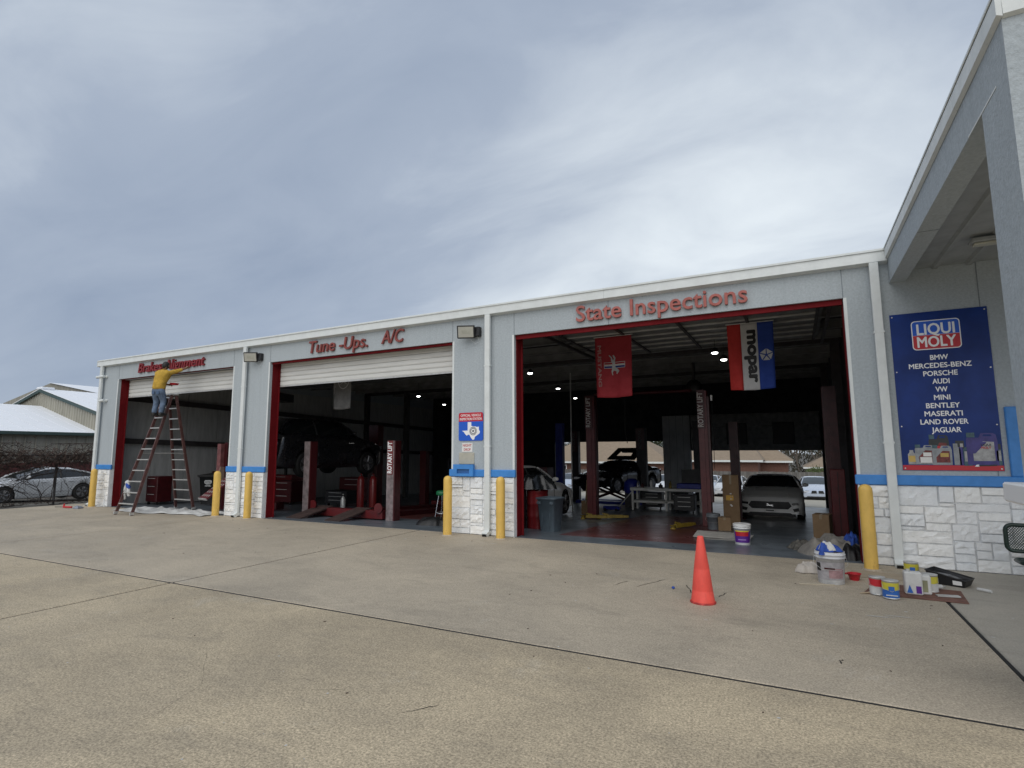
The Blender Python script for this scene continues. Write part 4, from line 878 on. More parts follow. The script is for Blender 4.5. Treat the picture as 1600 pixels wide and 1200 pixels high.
toolbox(-3.55, 10.2, .7, .45, .62, black_m, 'black cart with a blue topped load near the right lettered column', nd=3)
t = thing('equipment_case', 'black raised lid case standing on the workbench end', 'case', (-3.5, 11.1, z+.82)); MB().bev(-3.95, -3.1, 10.85, 11.35, z+.82, z+1.0, .02).build('case', bluem, t); MB().obox((-3.5, 11.35, z+1.25), (.7, .05, .5), (-8, 0, 0)).build('lid', black_p, t)
t = thing('blue_load', 'blue covered engine part standing beside the open hatch car', 'part', (-6.0, 12.4, fz(12))); MB().lathe((-6.0, 12.4, fz(12)+.55), [(.30, 0), (.34, .2), (.30, .45), (.15, .56), (.001, .58)], 12).build('cover', bluem, t); MB().box(-6.25, -5.75, 12.2, 12.6, fz(12), fz(12)+.549).build('stand', black_m, t)
w = MB(); w.bev(-3.93, -3.8, 17.7, 17.9, -.7, 1.4, .01); solo(w, 'tube_bundle', paper, 'tall pale tube leaning on the rear liner wall', 'tube')
# crated pale unit stacked above the white crossover
for k, (z0, lab) in enumerate(((.62, 'lower slatted pale crate behind the white crossover'), (1.55, 'upper slatted pale crate stacked behind the white crossover'))):
    t = thing('slatted_crate', lab, 'crate', (-10.9, 9.8, z0)); cm = mat('crate_pale', (0.26, 0.25, 0.22), .8, var=.15)
    MB().box(-11.7, -10.0, 9.6, 10.6, z0, z0+.85).build('core', cm, t)
    for i in range(7): MB().bev(-11.68+i*.24, -11.68+i*.24+.21, 9.555, 9.599, z0+.02, z0+.84, .008).build('slat', cm, t)
t = thing('storage_rack', 'dark shelf rack carrying the slatted crates behind the crossover', 'rack', (-10.9, 10, fz(10))); w = MB()
w.box(-11.8, -9.9, 9.55, 10.65, .55, .615); w.build('shelf', dark_steel, t)
for x in (-11.75, -9.95): MB().box(x-.03, x+.03, 9.6, 9.66, fz(10), .549).build('leg', dark_steel, t)
# cardboard boxes, pails and sheets
def carton(x, y, wd, dp, hg, rz, label, tape=True, lab=None):
    t = thing('cardboard_box', label, 'box', (x, y, fz(y)), rz); WORLD[t.name] = (0, 0, 0); MB().bev(-wd/2, wd/2, -dp/2, dp/2, 0, hg, .006).build('carton', cardb, t)
    w = MB(); w.box(-.025, .025, -dp/2-.0015, -dp/2-.0003, hg*.82, hg); w.box(-.025, .025, -dp/2, dp/2, hg+.0003, hg+.0015); w.build('tape', mat('tape', (0.33, 0.25, 0.15), .3), t)
    if lab:
        MB().box(lab[0]*wd-.09, lab[0]*wd+.09, -dp/2-.003, -dp/2-.0016, hg*lab[1], hg*lab[1]+.13).build('label', mat('lab_orange', (0.75, 0.42, 0.05), .5), t)
        w = MB()
        for a, b in ((-.02, .62), (.03, .57), (.0, .52), (-.03, .40), (.02, .38)): w.box(wd*a-.02, wd*a+.025, -dp/2-.003, -dp/2-.0016, hg*b, hg*b+.03)
        w.build('torn_spot', paper, t)
    return t
carton(-1.62, 6.0, .40, .40, 1.30, 4, 'tall narrow cardboard box with an orange label before the grey coupe', lab=(-.08, .50)); carton(-1.62, 4.25, .28, .28, .31, 8, 'small cardboard box beside the grey pail'); carton(.38, 3.35, .30, .35, .52, -12, 'cardboard box open against the right lift column')
carton(-6.15, 7.4, .28, .3, .42, 5, 'small cardboard box by the front wheel of the white crossover'); w = MB(); w.obox((0, 0, .55), (.42, .03, 1.1), (-14, 0, 0)); solo(w, 'cardboard_sheet', cardb, 'flattened cardboard sheet leaning between the crossover and red column', 'cardboard', (-6.15, 7.9, fz(7.9)))
for i, (dx, dy, rz) in enumerate(((0, 0, 6), (.06, .05, 1), (-.03, .02, 10))):
    solo(MB().add([(-.5, -.30, .004), (.5, -.34, .0), (.55, .33, .005), (-.40, .36, .03), (-.5, -.30, .014), (.5, -.34, .010), (.55, .33, .015), (-.40, .36, .045)], [(3, 2, 1, 0), (4, 5, 6, 7), (0, 1, 5, 4), (1, 2, 6, 5), (2, 3, 7, 6), (3, 0, 4, 7)]), 'cardboard_sheet', mat('sheet_pale', (0.52, 0.50, 0.46), .8, var=.12),
        ('lowest pale sheet of the small pile behind the traffic cone', 'middle pale sheet of the small pile behind the traffic cone', 'topmost pale sheet of the small pile behind the traffic cone')[i], 'sheet', (-1.5+dx, 2.35+dy, fz(2.35)+.006+i*.02), rz)
def pail(x, y, m, label, r=.15, h=.37, name='paint_pail', bands=None, lid=True, z=None, handle=True, cat='bucket'):
    z = fz(y) if z is None else z; t = thing(name, label, cat, (x, y, z)); w = MB()
    w.lathe((x, y, z), [(r*.86, 0), (r*.88, .004), (r*.985, h*.80), (r*1.05, h*.80), (r*1.05, h*.82), (r*1.0, h*.83), (r*1.0, h*.89), (r*1.06, h*.90), (r*1.06, h*.93), (r*1.0, h*.935), (r*1.02, h)], 26)
    if lid: w.lathe((x, y, z), [(r*1.06, h*.965), (r*1.07, h), (r*.95, h*1.02), (r*.9, h*.99), (.001, h*.99)], 26)
    else: w.lathe((x, y, z), [(r*.97, h), (r*.93, h*.55), (.001, h*.55)], 26)
    w.build('pail', m, t)
    def band(a0, a1, z0, z1, mm, nm, off=.0015):
        q = MB(); n = 10; vs = []
        for zz in (z0, z1):
            rr_ = r*(.88+(.985-.88)*zz/.8)+off
            for i in range(n+1): a = R(a0+(a1-a0)*i/n); vs.append((x+rr_*math.cos(a), y+rr_*math.sin(a), z+h*zz))
        q.add(vs, [(i, i+1, n+2+i, n+1+i) for i in range(n)], True); q.build(nm, mm, t)
    for b in bands or []: band(*b)
    if handle: w = MB(); w.tube([(x-r*1.05, y, z+h*.86), (x-r*1.15, y-.05, z+h*.6), (x-r*.6, y-r-.03, z+h*.48), (x+r*.6, y-r-.03, z+h*.48), (x+r*1.15, y-.05, z+h*.6), (x+r*1.05, y, z+h*.86)], .0025, 4); w.build('bail', alum, t)
    return t
pail(-1.0, 1.5, plas_w, 'white pail with a purple and red label standing inside the third bay', bands=[(-150, -20, .12, .68, purple, 'label'), (-135, -40, .44, .64, sgn_red, 'label_patch', .0028), (-140, -35, .65, .70, yel_lab, 'label_stripe', .0029), (-118, -60, .24, .29, mat('lilac', (.4, .25, .6), .5), 'label_text', .0028)], handle=False)
pail(-1.87, 4.3, mat('pail_grey', (0.20, 0.22, 0.24), .5), 'grey pail between the lettered column and the small cardboard box')
t = pail(.29, -1.56, mat('pail_used', (0.66, 0.67, 0.68), .5, var=.14, vscale=9, spot=.5, spotcol=(.75, .76, .77), spotscale=9), 'scuffed white pail stuffed with blue and white rags on the apron', r=.165, h=.39, lid=False, bands=[(-165, -30, .14, .68, mat('label_washed', (.42, .40, .41), .6, var=.2, vscale=12), 'label'), (-100, -35, .2, .5, mat('label_pink', (.42, .26, .27), .6, var=.2, vscale=14), 'label_patch', .0028), (-160, -135, .4, .65, black_p, 'label_mark', .0028), (-118, -75, .46, .52, dk_red, 'label_stripe', .0035)])
def rag(x, y, z, sx, sy, h, m, label, seed, name='rag', cat='rag', n=16, sub=0):
    rr = random.Random(seed); ph = [rr.uniform(0, 6.28) for _ in range(8)]; vs = []; fs = []
    for j in range(n+1):
        for i in range(n+1):
            u = i/n*2-1; v = j/n*2-1; q = max(abs(u), abs(v)); rad = math.hypot(u, v); edge = 1+.18*math.sin(3*math.atan2(v, u)+ph[0])+.10*math.sin(7*math.atan2(v, u)+ph[1])
            k = q/rad if rad > 0 else 1; X = u*k*edge; Y = v*k*edge
            fq = 1.5/max(sx, sy); q3 = Vector((u*sx*fq+seed, v*sy*fq*1.6, seed*1.7)); q4 = Vector((u*sx*fq*3.2, v*sy*fq*4+seed, seed)); k1 = mnoise.noise(q3); k2 = abs(mnoise.noise(q4))*2; k3 = abs(mnoise.noise(q3*.9+Vector((5, 2, 1))))*2
            body = min(1, (1-q**3)*1.25); zz = h*body*(.66+.26*k1+.26*k3+.14*k2)
            X += .10*mnoise.noise(q3*1.1+Vector((9, 0, 3))); Y += .10*mnoise.noise(q3*1.1+Vector((0, 9, 7)))
            vs.append((X*sx, Y*sy, .006+max(0, zz)+.006*rr.random()))
    fs = [(j*(n+1)+i, j*(n+1)+i+1, (j+1)*(n+1)+i+1, (j+1)*(n+1)+i) for j in range(n) for i in range(n)]
    return solo(MB().add(vs, fs, True), name, m, label, cat, (x, y, z))
rag(.27, -1.56, .345, .15, .15, .13, mat('rag_blue', (0.03, 0.09, 0.42), .8, var=.2, vscale=12), 'crumpled blue cloth bulging over the rim of the scuffed pail', 3)
rag(.27, -1.60, .40, .085, .08, .09, canvas, 'white cloth on top of the blue cloth in the pail', 5); rag(.03, -1.02, 0, .14, .13, .13, mat('rag_cream', (0.55, 0.50, 0.44), .9, var=.12), 'crumpled cream rag on the concrete left of the scuffed pail', 9)
rag(.40, .95, fz(.9), .46, .50, .27, canvas_d, 'big heap of dirty beige drop cloth just inside the third bay', 12, 'drop_cloth', 'drop cloth', 30); rag(.02, 1.25, fz(1.2), .24, .26, .16, mat('canvas_camo', (0.15, 0.14, 0.12), .9, var=.4, vscale=16), 'small mottled dark cloth lying left of the drop cloth heap', 15, 'drop_cloth', 'drop cloth', 18)
rag(.66, .42, fz(.4), .15, .22, .20, black_p, 'black plastic bag slumped behind the right bollard', 21, 'plastic_bag', 'bag'); rag(.70, .9, .0, .12, .25, .30, MATS['rag_blue'], 'dark blue cloth hanging down beside the drop cloth heap', 23)
rag(.50, .35, fz(.3)+.01, .12, .05, .05, paper, 'folded white paper towel lying on the black bag', 26, 'paper_towel', 'towel')
# canvas drop cloth under the ladder
def cloth_flat(pts, name, m, label, amp, seed, cat='drop cloth', z0=.008):
    rr = random.Random(seed); (a, b, c_, d) = [Vector((*p, 0)) for p in pts]; nx, ny = 60, 16; vs = []
    for j in range(ny+1):
        for i in range(nx+1):
            u = i/nx; v = j/ny; p = (a*(1-u)+b*u)*(1-v)+(d*(1-u)+c_*u)*v
            ex = .10*math.sin(9*u+seed)*(v-.5)*2+.06*math.sin(23*u+seed)*(v-.5)*2; f = abs(math.sin(21*u+6*v+2*math.sin(5*v+3*u)))**3*.8+abs(math.sin(9*v+13*u))**5*.6+rr.random()*.15; edge = min(1, min(u, 1-u, v*1.5, (1-v)*1.5)*6+.25)
            vs.append((p.x, p.y+ex, fz(p.y)+z0+amp*f*edge))
    return solo(MB().add(vs, [(j*(nx+1)+i, j*(nx+1)+i+1, (j+1)*(nx+1)+i+1, (j+1)*(nx+1)+i) for j in range(ny) for i in range(nx)], True), name, m, label, cat)
cloth_flat([(-17.9, -.75), (-13.95, -.42), (-14.05, .42), (-18.0, .55)], 'drop_cloth', canvas, 'long white canvas drop cloth spread under the ladder in the first bay', .06, 4)
cloth_flat([(-20.15, -.16), (-19.2, -.16), (-19.2, -.02), (-20.1, -.03)], 'drop_cloth', canvas, 'narrow white cloth strip along the foot of the far end pier', .03, 8)
# traffic cone
t = thing('traffic_cone', 'bright orange traffic cone standing alone on the apron', 'cone', (-1.02, -3.24, 0))
MB().lathe((-1.02, -3.24, 0), [(.126, .0), (.130, .012), (.124, .03), (.110, .13), (.1085, .133), (.1095, .14), (.083, .36), (.0815, .364), (.082, .37), (.034, .70), (.030, .712), (.022, .714), (.018, .66)], 32).build('body', orange, t)
MB().lathe((-1.02, -3.24, 0), [(.137, .0), (.139, .01), (.131, .02)], 32).build('base_rim', mat('cone_dirty', (0.55, 0.05, 0.04), .6, var=.3, vscale=14), t)
# paint cans
cardo = MB(); cardo.add([(-.62, -.30, .0), (.50, -.42, .0), (.62, .28, .0), (-.35, .42, .0), (-.62, -.30, .005), (.50, -.42, .006), (.62, .28, .005), (-.35, .42, .005)], [(3, 2, 1, 0), (4, 5, 6, 7), (0, 1, 5, 4), (1, 2, 6, 5), (2, 3, 7, 6), (3, 0, 4, 7)])
solo(cardo, 'cardboard_sheet', cardb_d, 'flat brown cardboard sheet with paint stains under the paint cans', 'cardboard', (1.10, -1.72, .004), 4).scale = (.86, .9, 1)
solo(MB().bev(-.42, .42, -.22, .22, 0, .004, .001), 'cardboard_sheet', mat('card_plain', (.40, .33, .24), .85, var=.1), 'plain pale cardboard sheet behind the paint cans by the bollard', 'cardboard', (.98, -.88, .003), -3)
def can(x, y, top, bot, label, r=.083, h=.192, sq=False, lidm=None, z=.01):
    t = thing('paint_can', label, 'paint can', (x, y, z))
    if sq: MB().bev(x-.085, x+.085, y-.06, y+.06, z, z+h, .012).build('can', top, t)
    else: MB().lathe((x, y, z), [(r, 0), (r, .004), (r*.97, .006), (r*.97, h-.008), (r*1.01, h-.006), (r*1.01, h), (r*.93, h), (r*.90, h-.006), (.001, h-.006)], 24).build('can', alum, t)
    if not sq:
        for z0, z1, mm, nm in ((.012, h*.48, bot, 'label_lower'), (h*.48, h-.02, top, 'label_upper')):
            q = MB(); n = 20; q.add([(x+r*.985*math.cos(2*math.pi*i/n), y+r*.985*math.sin(2*math.pi*i/n), z+zz) for zz in (z0, z1) for i in range(n)], [(i, (i+1) % n, n+(i+1) % n, n+i) for i in range(n)], True); q.build(nm, mm, t)
        MB().lathe((x, y, z), [(r*.88, h-.005), (r*.86, h+.001), (.001, h+.001)], 20).build('lid', lidm or alum, t)
    w = MB(); w.tube([(x-r, y, z+h*.8), (x-r*.9, y-.06, z+h*.55), (x, y-r-.012, z+h*.42), (x+r*.9, y-.06, z+h*.55), (x+r, y, z+h*.8)], .002, 4)
    if not sq: w.build('bail', alum, t)
    return t
cb_ = mat('label_can_blue', (0.03, 0.14, 0.48), .35, var=.1); cy = mat('label_can_yellow', (0.62, 0.55, 0.06), .35, var=.1); cw = mat('label_can_white', (0.62, 0.62, 0.60), .4, var=.08, vscale=12)
for o, args in (((.735, -2.0), (sgn_red, cw, 'round can with a red and white label, frontmost pair by the bollard')), ((.845, -2.14), (cy, cb_, 'round yellow and blue can standing nearest the street')), ((1.24, -.80), (cy, cb_, 'yellow and blue can with a black side against the downspout foot')), ((1.30, -1.57), (cy, cw, 'yellow topped can beside the black roller tray'))):
    t = can(*o, *args)
    if args[1] is cb_: x, y = o; MB().xz([(x-.028, y*0+.09), (x+.028, .09), (x+.028, .145), (x-.028, .145)], y-.087, y-.0845).build('logo_patch', MATS['label_can_blue'] if 0 else cb_, t); MB().xz([(x-.055, .045), (x+.055, .045), (x+.055, .055), (x-.055, .055)], y-.087, y-.0845).build('label_text', cw, t)
t = can(1.10, -1.83, cw, cw, 'tall rectangular white tin with a screw cap on the stained cardboard', sq=True, h=.25); MB().cyl((1.06, -1.83, .26), (1.06, -1.83, .285), .018, n=12).build('cap', alum, t); MB().xz([(1.03, .03), (1.09, .03), (1.06, .12)], -1.893, -1.8905).build('label_mark', cb_, t); MB().box(1.12, 1.17, -1.893, -1.8905, .03, .11).build('label_mark', purple, t)
t = can(1.19, -1.77, cw, cy, 'smaller square tin with an olive label touching the tall white tin', sq=True, h=.21, z=.01); MB().box(1.14, 1.24, -1.833, -1.8305, .04, .17).build('label_patch', mat('olive', (.3, .3, .18), .5, var=.2), t)
# black roller tray with roller, leaning
t = thing('roller_tray', 'black plastic roller tray smeared with white paint near the wall', 'tray', (1.60, -1.02, 0), -28); WORLD[t.name] = (0, 0, 0)
w = MB(); L_, W_ = .17, .115
w.add([(-L_, -W_, .0), (L_, -W_, .0), (L_, W_, .0), (-L_, W_, .0), (-L_-.04, -W_-.03, .16), (L_+.03, -W_-.03, .085), (L_+.03, W_+.03, .085), (-L_-.04, W_+.03, .16)], [(3, 2, 1, 0), (0, 1, 5, 4), (1, 2, 6, 5), (2, 3, 7, 6), (3, 0, 4, 7)])
w.add([(-L_-.02, -W_-.01, .125), (L_-.01, -W_+.0, .06), (L_-.01, W_-.0, .06), (-L_-.02, W_+.01, .125)], [(0, 1, 2, 3)]); w.build('tray', black_p, t)
w = MB(); w.tube([(-L_-.04, -W_-.03, .16), (L_+.03, -W_-.03, .085), (L_+.03, W_+.03, .085), (-L_-.04, W_+.03, .16), (-L_-.04, -W_-.03, .16)], .008, 5); w.build('rim', black_m, t)
w = MB(); w.add([(-.13, -.08, .122), (-.02, -.10, .101), (.07, -.03, .084), (.11, .05, .076), (-.03, .09, .103), (-.12, .03, .120)], [(0, 1, 2, 3, 4, 5)]); w.build('paint_smear', mat('smear', (.30, .31, .32), .5, var=.5, vscale=16), t)
MB().obox((.11, -W_-.021, .05), (.09, .004, .05), (12, 0, 0)).build('label', paper, t)
def stick(x, y, rz, L_, r, m, label, name, cat): 
    t = thing(name, label, cat, (x, y, 0), rz); WORLD[t.name] = (0, 0, 0); return t
t = stick(1.36, -1.45, 30, .2, .02, None, 'white paint roller lying between the cans and the black tray', 'paint_roller', 'roller'); MB().cyl((-.09, 0, .035), (.09, 0, .035), .024, n=12).build('sleeve', canvas, t); MB().tube([(.1, 0, .035), (.14, 0, .035), (.15, .05, .02), (.22, .1, .015)], .005, 5).build('frame', alum, t)
t = stick(1.86, -1.32, -40, .2, .02, None, 'white roller cover lying alone right of the black tray', 'paint_roller', 'roller'); MB().cyl((-.07, 0, .02), (.07, 0, .02), .018, n=12).build('sleeve', canvas, t)
def brush(x, y, rz, label):
    t = stick(x, y, rz, 0, 0, None, label, 'paint_brush', 'brush'); MB().tube([(-.13, 0, .012), (-.05, 0, .014), (.0, 0, .014)], [.006, .010, .012], 6).build('handle', mat('wood_pale', (.45, .36, .24), .6), t); MB().bev(.0, .04, -.025, .025, .004, .024, .003).build('ferrule', alum, t); MB().bev(.0401, .10, -.026, .026, .005, .022, .006).build('bristles', black_p, t)
brush(.66, -2.0, 35, 'paint brush with dark bristles lying beside the red labelled can')
solo(MB().bev(-.2, .2, -.014, .014, 0, .012, .003), 'stir_stick', mat('wood_stick', (.5, .44, .33), .7), 'pale wooden stir stick on the concrete before the scuffed pail', 'stick', (.12, -1.78, 0), 14)
solo(MB().obox((0, 0, .02), (.22, .07, .012), (0, 0, 0)), 'scraper', alum, 'flat grey metal scraper on the edge of the stained cardboard', 'scraper', (1.42, -1.82, 0), 12)
t = thing('red_cup', 'small red plastic paint cup between the pail and bollard', 'cup', (.56, -1.28, 0)); MB().lathe((.56, -1.28, 0), [(.052, 0), (.075, .078), (.082, .08), (.082, .086), (.072, .086), (.05, .012), (.001, .012)], 20).build('cup', sgn_red, t); MB().bev(.455, .50, -1.30, -1.27, .066, .084, .004).build('handle', sgn_red, t)
rag(-1.43, -2.78, 0, .02, .02, .025, MATS['rag_blue'], 'tiny scrap of blue tape on the concrete left of the cone', 31, 'tape_scrap', 'litter', 6)
# tools near the far left bollard
t = thing('caulk_gun', 'red and black caulk gun lying on the concrete by the far left bollard', 'tool', (-19.9, -.85, 0), 12); t.scale = (.75, .75, .75); WORLD[t.name] = (0, 0, 0); MB().cyl((-.1, 0, .05), (.3, 0, .05), .035, n=10).build('barrel', sgn_red, t); MB().tube([(-.6, 0, .04), (-.1, 0, .05)], .012, 5).build('rod', black_m, t); MB().obox((-.12, 0, .1), (.05, .03, .16), (0, 20, 0)).build('handle', sgn_red, t)
rag(-19.45, -.75, 0, .14, .12, .07, mat('rag_grey', (.25, .27, .32), .9), 'small grey rag at the foot of the far left bollard', 33)
# ---- trash bins, drums and stools
t = thing('trash_bin', 'grey blue square plastic trash bin next to the red drum', 'trash bin', (-4.90, 1.55, fz(1.55)), -8); t.scale = (.80, .80, .98); WORLD[t.name] = (0, 0, 0)
def sqring(h, z, r=.05): return [(x, y, z) for x, y in rrect(-h, h, -h, h, r, 3)]
def loft(mb, rings, cap0=True, cap1=False, sm=True):
    n = len(rings[0]); vs = [q for r_ in rings for q in r_]; mb.add(vs, [(j*n+i, j*n+(i+1) % n, (j+1)*n+(i+1) % n, (j+1)*n+i) for j in range(len(rings)-1) for i in range(n)], sm)
    if cap0: mb.add(rings[0], [tuple(range(n))[::-1]])
    if cap1: mb.add(rings[-1], [tuple(range(n))])
    return mb
loft(MB(), [sqring(.21, 0), sqring(.215, .02), sqring(.275, .70), sqring(.305, .705), sqring(.31, .74), sqring(.285, .745), sqring(.26, .74), sqring(.2, .05), sqring(.001, .05, .0005)]).build('body', plas_g, t)
for s in (-1, 1): MB().obox((s*.12, -.247, .33), (.012, .02, .50), (-4.5, 0, 0)).build('rib', plas_g, t)
for sx in (-.20, .20): MB().bev(sx-.05, sx+.05, -.32, -.25, .60, .66, .01).build('handle', plas_g, t)
def drum(x, y, m, label, r=.25, h=.86, z=None, name='steel_drum'):
    z = fz(y) if z is None else z; t = thing(name, label, 'drum', (x, y, z)); pr = [(r, 0)]
    for k in (.33, .66): pr += [(r*.985, h*k-.03), (r*1.03, h*k), (r*.985, h*k+.03)]
    pr += [(r*.99, h-.02), (r*1.02, h), (r*.95, h), (r*.93, h-.02), (.001, h-.02)]; MB().lathe((x, y, z), pr, 24).build('shell', m, t); MB().cyl((x+.1, y-.1, z+h-.02), (x+.1, y-.1, z+h+.01), .03, n=10).build('bung', alum, t); return t
drum(-5.42, 2.0, mat('drum_red', (0.24, 0.012, 0.015), .4, var=.15), 'red steel drum between the black bag and the grey trash bin'); drum(-5.86, 1.75, black_m, 'black steel drum half hidden by the red door frame')
rag(-5.45, 1.9, .80, .46, .30, .34, mat('bag_black', (0.012, 0.014, 0.016), .25, var=.3, vscale=9), 'shiny black trash bag heaped on top of the drums', 41, 'trash_bag', 'bag', 22)
rag(-5.25, 1.85, .98, .09, .06, .14, paper, 'white wrapper sticking out of the black trash bag', 43, 'wrapper', 'litter', 8)
def bar_stool(x, y, label):
    z = fz(y); t = thing('bar_stool', label, 'stool', (x, y, z)); MB().lathe((x, y, z), [(.15, .66), (.17, .68), (.17, .75), (.14, .775), (.001, .78)], 18).build('seat', mat('stool_green', (0.01, 0.16, 0.06), .4), t)
    for i in range(4):
        a = math.pi/4+i*math.pi/2; MB().tube([(x+.1*math.cos(a), y+.1*math.sin(a), z+.66), (x+.21*math.cos(a), y+.21*math.sin(a), z)], .012, 6).build('leg', chrome, t)
    n = 16; MB().tube([(x+.185*math.cos(2*math.pi*i/n), y+.185*math.sin(2*math.pi*i/n), z+.22) for i in range(n+1)], .009, 5).build('foot_ring', chrome, t); return t
bar_stool(-8.06, 2.0, 'chrome bar stool with a green seat behind the bollard in the middle bay')
rag(-7.75, 1.25, fz(1.2), .50, .35, .17, black_p, 'low black tarp heap at the foot of the green stool', 51, 'tarp', 'tarp', 18)

# ---- middle bay four-post lift
def plate(mb, x0, x1, y0, y1, z0, z1, th=.05):
    return mb.add([(x0,y0,z0-th),(x1,y0,z0-th),(x1,y1,z1-th),(x0,y1,z1-th),(x0,y0,z0),(x1,y0,z0),(x1,y1,z1),(x0,y1,z1)], [(0,3,2,1),(4,5,6,7),(0,1,5,4),(1,2,6,5),(2,3,7,6),(3,0,4,7)])
t = thing('four_post_lift', 'red four post drive-on lift lowered to the floor in the middle bay', 'lift', (-10.6, 4, fz(4)))
for x, y, tx in ((-12.08, 1.35, None), (-9.27, 1.5, 'ROTARY LIFT'), (-12.25, 6.9, None), (-9.2, 7.1, 'ROTARY LIFT')):
    z = fz(y); h = 2.02; w = MB(); wd = .115
    w.box(x-wd, x+wd, y-.10, y-.08, z, z+h); w.box(x-wd, x-wd+.02, y-.0795, y+.1, z, z+h); w.box(x+wd-.02, x+wd, y-.0795, y+.1, z, z+h); cl = w.build('post', mat('post_grey_red', (0.27, 0.22, 0.22), .5, var=.3, vscale=7, spot=.5, spotcol=(.20, .05, .05), spotscale=5) if y < 3 else dk_red, t)
    MB().box(x+wd+.001, x+wd+.04, y-.11, y+.12, z, z+h).build('guard', dk_red, cl)
    if tx:
        vs, fs = text_mesh(tx, 1.0, .004, .03, 0); a, b, _, _ = bounds(vs); k = .80/(b-a); MB().box(x-.10, x+.08, y-.108, y-.1005, z+h-.86, z+h).build('name_panel', dk_red if y > 3 else mat('panel_red', (.18, .03, .03), .5), cl)
        MB().add([(x+.045-q[1]*.13/.69, y-.112-q[2], z+h-.83+(q[0]-a)*k) for q in vs], fs).build('text', sgn_white if y < 3 else mat('dull_white', (0.55, 0.52, 0.5), .6), cl)
for y in (1.45, 7.0): MB().bev(-11.9, -9.45, y-.12, y+.12, fz(y)+.03, fz(y)+.24, .012).build('crossbeam', red_lift, t)
for x in (-11.6, -10.25): plate(MB(), x-.25, x+.25, 1.6, 6.8, .06, -.20, .12).build('runway', dk_red, t)
for x in (-11.6, -10.25): plate(MB(), x-.25, x+.25, .42, 1.55, -.005, .21, .03).build('ramp', mat('ramp_brown', (.07, .045, .04), .6, var=.3), t)
for x in (-11.85, -9.55):
    w = MB(); w.lathe((x, 1.31, .24), [(.13, -.02), (.13, .02), (.05, .03), (.001, .03)], 14, axis='y'); w.build('chain_wheel', red_lift, t)
lift_post(-13.25, 5.4, 2.85, 'dark red column of the lift holding the black vehicle', dk_red, wd=.42)
t = thing('support_bar', 'thin dark pipe rail along the wall behind the middle bay', 'rail', (-16, 9, 1.6)); MB().tube([(-19.8, 7, 1.75), (-19.8, 12, 1.55)], .05, 5).build('rail', dark_steel, t)
toolbox(-8.55, 9.0, .9, .6, 1.5, dk_red, 'tall red tool cabinet deep in the middle bay behind the stool', nd=7); toolbox(-9.6, 10.0, .8, .6, 1.2, black_m, 'black tool cabinet deep in the middle bay', nd=5)
toolbox(-7.3, 5.5, .8, .5, 1.1, dk_red, 'red tool cabinet hidden behind the pier with the inspection sign', nd=5)
for x, y, lab in ((-12.8, 4.2, 'red gas cylinder standing by the dark lift column'), (-12.45, 4.4, 'second red gas cylinder to the right of the first')):
    t = thing('gas_cylinder', lab, 'cylinder', (x, y, fz(y))); MB().lathe((x, y, fz(y)), [(.115, 0), (.12, .03), (.12, .95), (.08, 1.05), (.03, 1.09), (.03, 1.15), (.001, 1.16)], 18).build('tank', mat('tank_red', (.22, .02, .02), .3), t); MB().cyl((x-.03, y-.05, fz(y)+1.1), (x+.03, y-.05, fz(y)+1.1), .025, n=8).build('valve', chrome, t)
t = thing('fire_bottle', 'small silver cylinder standing on the floor behind the ramps', 'cylinder', (-12.6, 2.6, fz(2.6))); MB().lathe((-12.3, 2.9, fz(2.6)), [(.07, 0), (.075, .35), (.04, .43), (.02, .46), (.02, .52), (.001, .53)], 14).build('tank', alum, t); MB().obox((-12.3, 2.86, fz(2.6)+.5), (.1, .03, .03), (0, 20, 0)).build('valve', black_m, t)
w = MB(); rr = random.Random(5)
toolbox(-11.3, 9.5, 1.1, .6, .95, mat('cart_navy', (.02, .03, .06), .5), 'dark blue wheeled workstation behind the four post lift', nd=3)
t = thing('parts_stand', 'black tube rack with hanging hoses against the pale wall', 'rack', (-12.5, 12, fz(12)))
for x in (-14.6, -13.6, -12.6): MB().box(x-.02, x+.02, 11.98, 12.02, fz(12), fz(12)+1.9).build('upright', dark_steel, t)
MB().box(-14.6, -12.6, 11.97, 12.03, fz(12)+1.86, fz(12)+1.92).build('top_bar', dark_steel, t)
for i in range(5): MB().tube([(-14.4+i*.4, 11.9, fz(12)+1.86), (-14.45+i*.4, 11.85, fz(12)+1.3), (-14.3+i*.4, 11.85, fz(12)+.9), (-14.25+i*.4, 11.9, fz(12)+1.86)], .02, 5).build('hose', black_p, t)
toolbox(-15.6, 7.2, 1.5, .7, 1.0, dk_red, 'wide low red tool chest along the wall seen below the black vehicle', nd=4)
t = toolbox(-14.6, 5.2, 1.0, .6, .55, black_m, 'low black tool chest under the raised black vehicle', nd=3)

# ---- first bay: alignment rack, tool chests, black wheeled bin
t = thing('alignment_rack', 'red drive-on rack post with a studded ramp plate tilted towards the street', 'lift', (-15.9, 1.2, 0))
x = -15.85; z = fz(1.4); w = MB(); w.box(x-.17, x+.0, 1.3, 1.5, z, z+2.0); w.build('post', red_post, t); MB().box(x+.001, x+.14, 1.42, 1.56, z, z+2.04).build('guard', dk_red, t)
rp = MB().obox((-15.05, .95, .82), (.50, 1.50, .04), (0, 0, 0)); Mx = Matrix.Translation((-15.22, 1.05, .80)) @ Matrix.Rotation(R(-12), 4, 'Z') @ Matrix.Rotation(R(38), 4, 'X'); rp = MB().box(-.27, .27, -.75, .75, -.02, .02).xf(Mx).build('ramp', mat('ramp_red', (.16, .035, .04), .5, var=.3), t)
w = MB()
for i in range(4):
    for j in range(9): w.box(-.21+i*.13, -.16+i*.13, -.66+j*.155, -.59+j*.155, .0205, .026)
w.xf(Mx).build('grip_stud', alum, rp)
